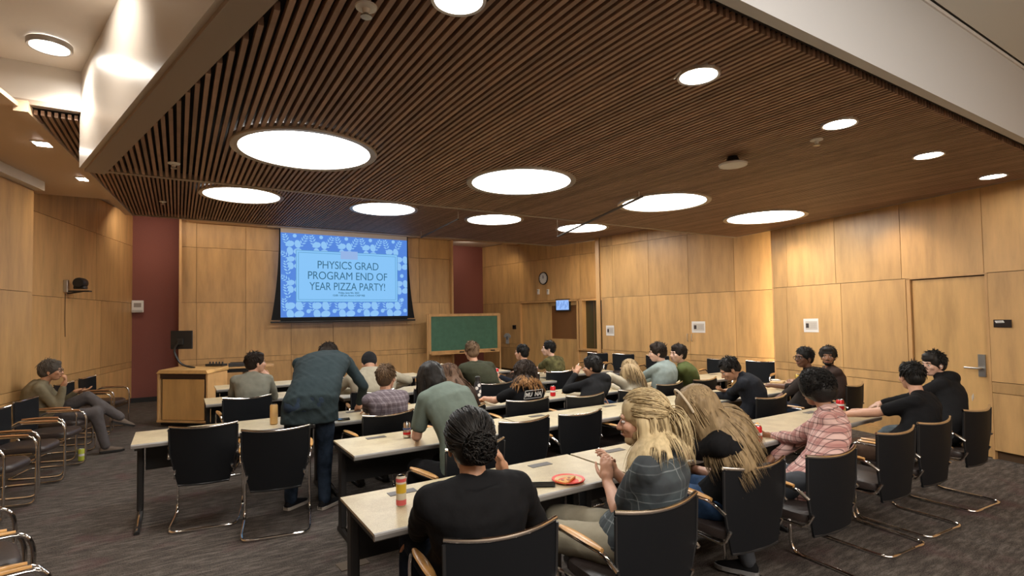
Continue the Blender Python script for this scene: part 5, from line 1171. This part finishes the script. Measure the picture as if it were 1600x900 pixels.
person('person with short curly black hair in a pink checked shirt, holding pizza', (2.90, 1.62), (1275, 609, 1.74), 22, hy=-14, hp=12, hair=('afro', 'black'), shirt=(PLPINK, 'shirt'), sleeve='long', pants=(FAB('grey_jean', (.06, .065, .075)), 'jeans'), L=dict(t=at(1204, 682, 1.98), pole=(-.5, -.2, -1)), Lh=((-.85, .35, .35), (.2, .3, .9), .35),
       Rr=GV(3.05, 1.92, .60), skinc='brown', extras=('collar',), hem=.16, slouch=.08, fine=True, shoes=(BLK, plain('sole_grey', (.25, .25, .25), .6)), feet=(GV(2.45, 1.72, .10), GV(2.80, 2.0, .10)))
person('man with short black hair in a plain black T-shirt, arm along the table', (4.24, 1.66), (1424, 588, 1.64), 10, hy=-40, hp=4, hair=('short', 'black'), shirt=(BLK, 't_shirt'), sleeve='short', pants=(FAB('tan_trousers', (.16, .10, .07)), 'trousers'), L=dict(t=at(1318, 648, 1.98), pole=(-.2, -.5, -.6)), Lh=((-.7, .6, 0), (0, 0, -1), .3), Rr=GV(4.45, 2.0, .78), skinc='light',
       shoes=(plain('pale_green_shoe', (.42, .44, .22), .7), plain('sole_pale', (.5, .5, .36), .7)), feet=(GV(3.85, 1.98, .09), GV(4.05, 2.08, .09)), slouch=.10, fine=True)
pr = person('person with a black bowl haircut in a black hoodie with white back print', (5.12, 1.64), (1458, 569, 1.80), 14, hy=66, hp=6, hair=('fringe', 'black'), shirt=(BLK2, 'hoodie'), pants=(FAB('pale_jean', (.11, .135, .15), .3, .2), 'jeans'), L=GV(4.95, 2.05, .78), Rr=GV(5.25, 2.0, .78), skinc='pale', extras=('hood', 'earbud'), slouch=.07, fine=True, shoes=(FAB('grey_shoe', (.2, .2, .2)), plain('sole_white', (.55, .55, .55), .6)), feet=(GV(4.75, 2.0, .09), GV(4.95, 2.05, .09)))
back_print(pr, .60, 'MUNA', .085, tilt=0, dx=.04)
person('woman with long blond hair in a black top and denim shorts', (2.16, 1.70), (1086, 640, 1.68), 32, hy=58, hp=24, s=1.12, hair=('long', 'dblond', dict(len=.50, curl=.09, n=1700, pull=(.20, -.13, 0))), shirt=(BLK, 'top'), sleeve='short', pants=(DENIM, 'denim_shorts'), shorts=True, skinc='light',
       L=dict(t=at(1046, 702, 1.98), pole=(-.4, -.5, -1)), Rr=dict(t=GV(2.2, 1.98, .66), pole=(.2, -.2, -1)), extras=('headband',), slouch=.11, fine=True, wd=.92, shoes=(BLKP, plain('sole_mid', (.3, .3, .3), .6)), feet=(GV(1.75, 2.1, .09), GV(2.1, 2.1, .09)))
P23_ = person('blond long haired person in a slate checked short sleeve shirt, hair tied back', (1.36, 1.62), (1003, 655, 1.55), 26, hy=44, hp=8, s=1.10, hair=('pony', 'blond'), shirt=(PLGREY, 'shirt'), sleeve='short', pants=(KHAKI, 'trousers'), skinc='light',
       L=dict(t=at(949, 752, 1.78), pole=(-.6, -.5, -1)), Lh=((.1, .2, 1), (.9, .3, 0), .9), Rr=dict(t=at(958, 735, 1.86), pole=(0, -.3, -1)), Rh=((-.3, .1, .9), (-.8, .4, 0), .8), slouch=.06, fine=True, wd=1.02, beard='dblond', feet=(GV(.88, 2.0, .09), GV(1.15, 2.15, .09)), extras=('collar',))
person('person with a curly black bun in a plain black sweater, back to the camera', (.56, 1.74), (733, 692, 1.66), -4, hy=-6, hp=10, s=1.12, hair=('bun', 'black', (.012, -.128, -.012)), shirt=(BLK, 'sweater'), pants=(DKDEN, 'trousers'), skinc='tan', L=dict(t=GV(.38, 2.0, .62), pole=(-1, -.3, -.5)), Rr=dict(t=at(786, 738, 1.80), pole=(.6, -.1, -1)),
       Rh=((-.25, -.1, .95), (-.8, .3, 0), .7), slouch=.05, fine=True, wd=1.05)
finish_deferred()
bo = empty('steel_bottle', tuple(at(951, 738, 1.84)), 0, 'small grey bottle held up by the blond long haired person', 'bottle')
MB().lathe([(.001, -.10), (.024, -.10), (.026, -.08), (.026, .03), (.018, .05), (.018, .065), (.001, .065)], n=18).build('body', plain('grey_bottle', (.11, .13, .13), .35), bo, True); MB().lathe([(.021, .05), (.022, .085), (.018, .09), (.001, .09)], n=16).build('cap', plain('bottle_cap_grey', (.09, .11, .11), .4), bo, True)
sl = empty('held_pizza', tuple(at(1183, 664, 2.06)), R(30), 'slice of pizza held over the nearest table by the pink checked shirt', 'pizza')
MB().prism([(-.07, -.03), (-.07, .03), (.06, .005), (.06, -.005)], 0, .010).build('cheese', 'pizza', sl); MB().tube([(-.074, -.034, .007), (-.08, 0, .008), (-.074, .034, .007)], .009, 7).build('crust', 'pizza', sl, True)
cn = can(777, 585, 'red can held up before the chalkboard by the far dark haired man', .12, .033, z=.80); cn.location = at(776, 588, 5.5)
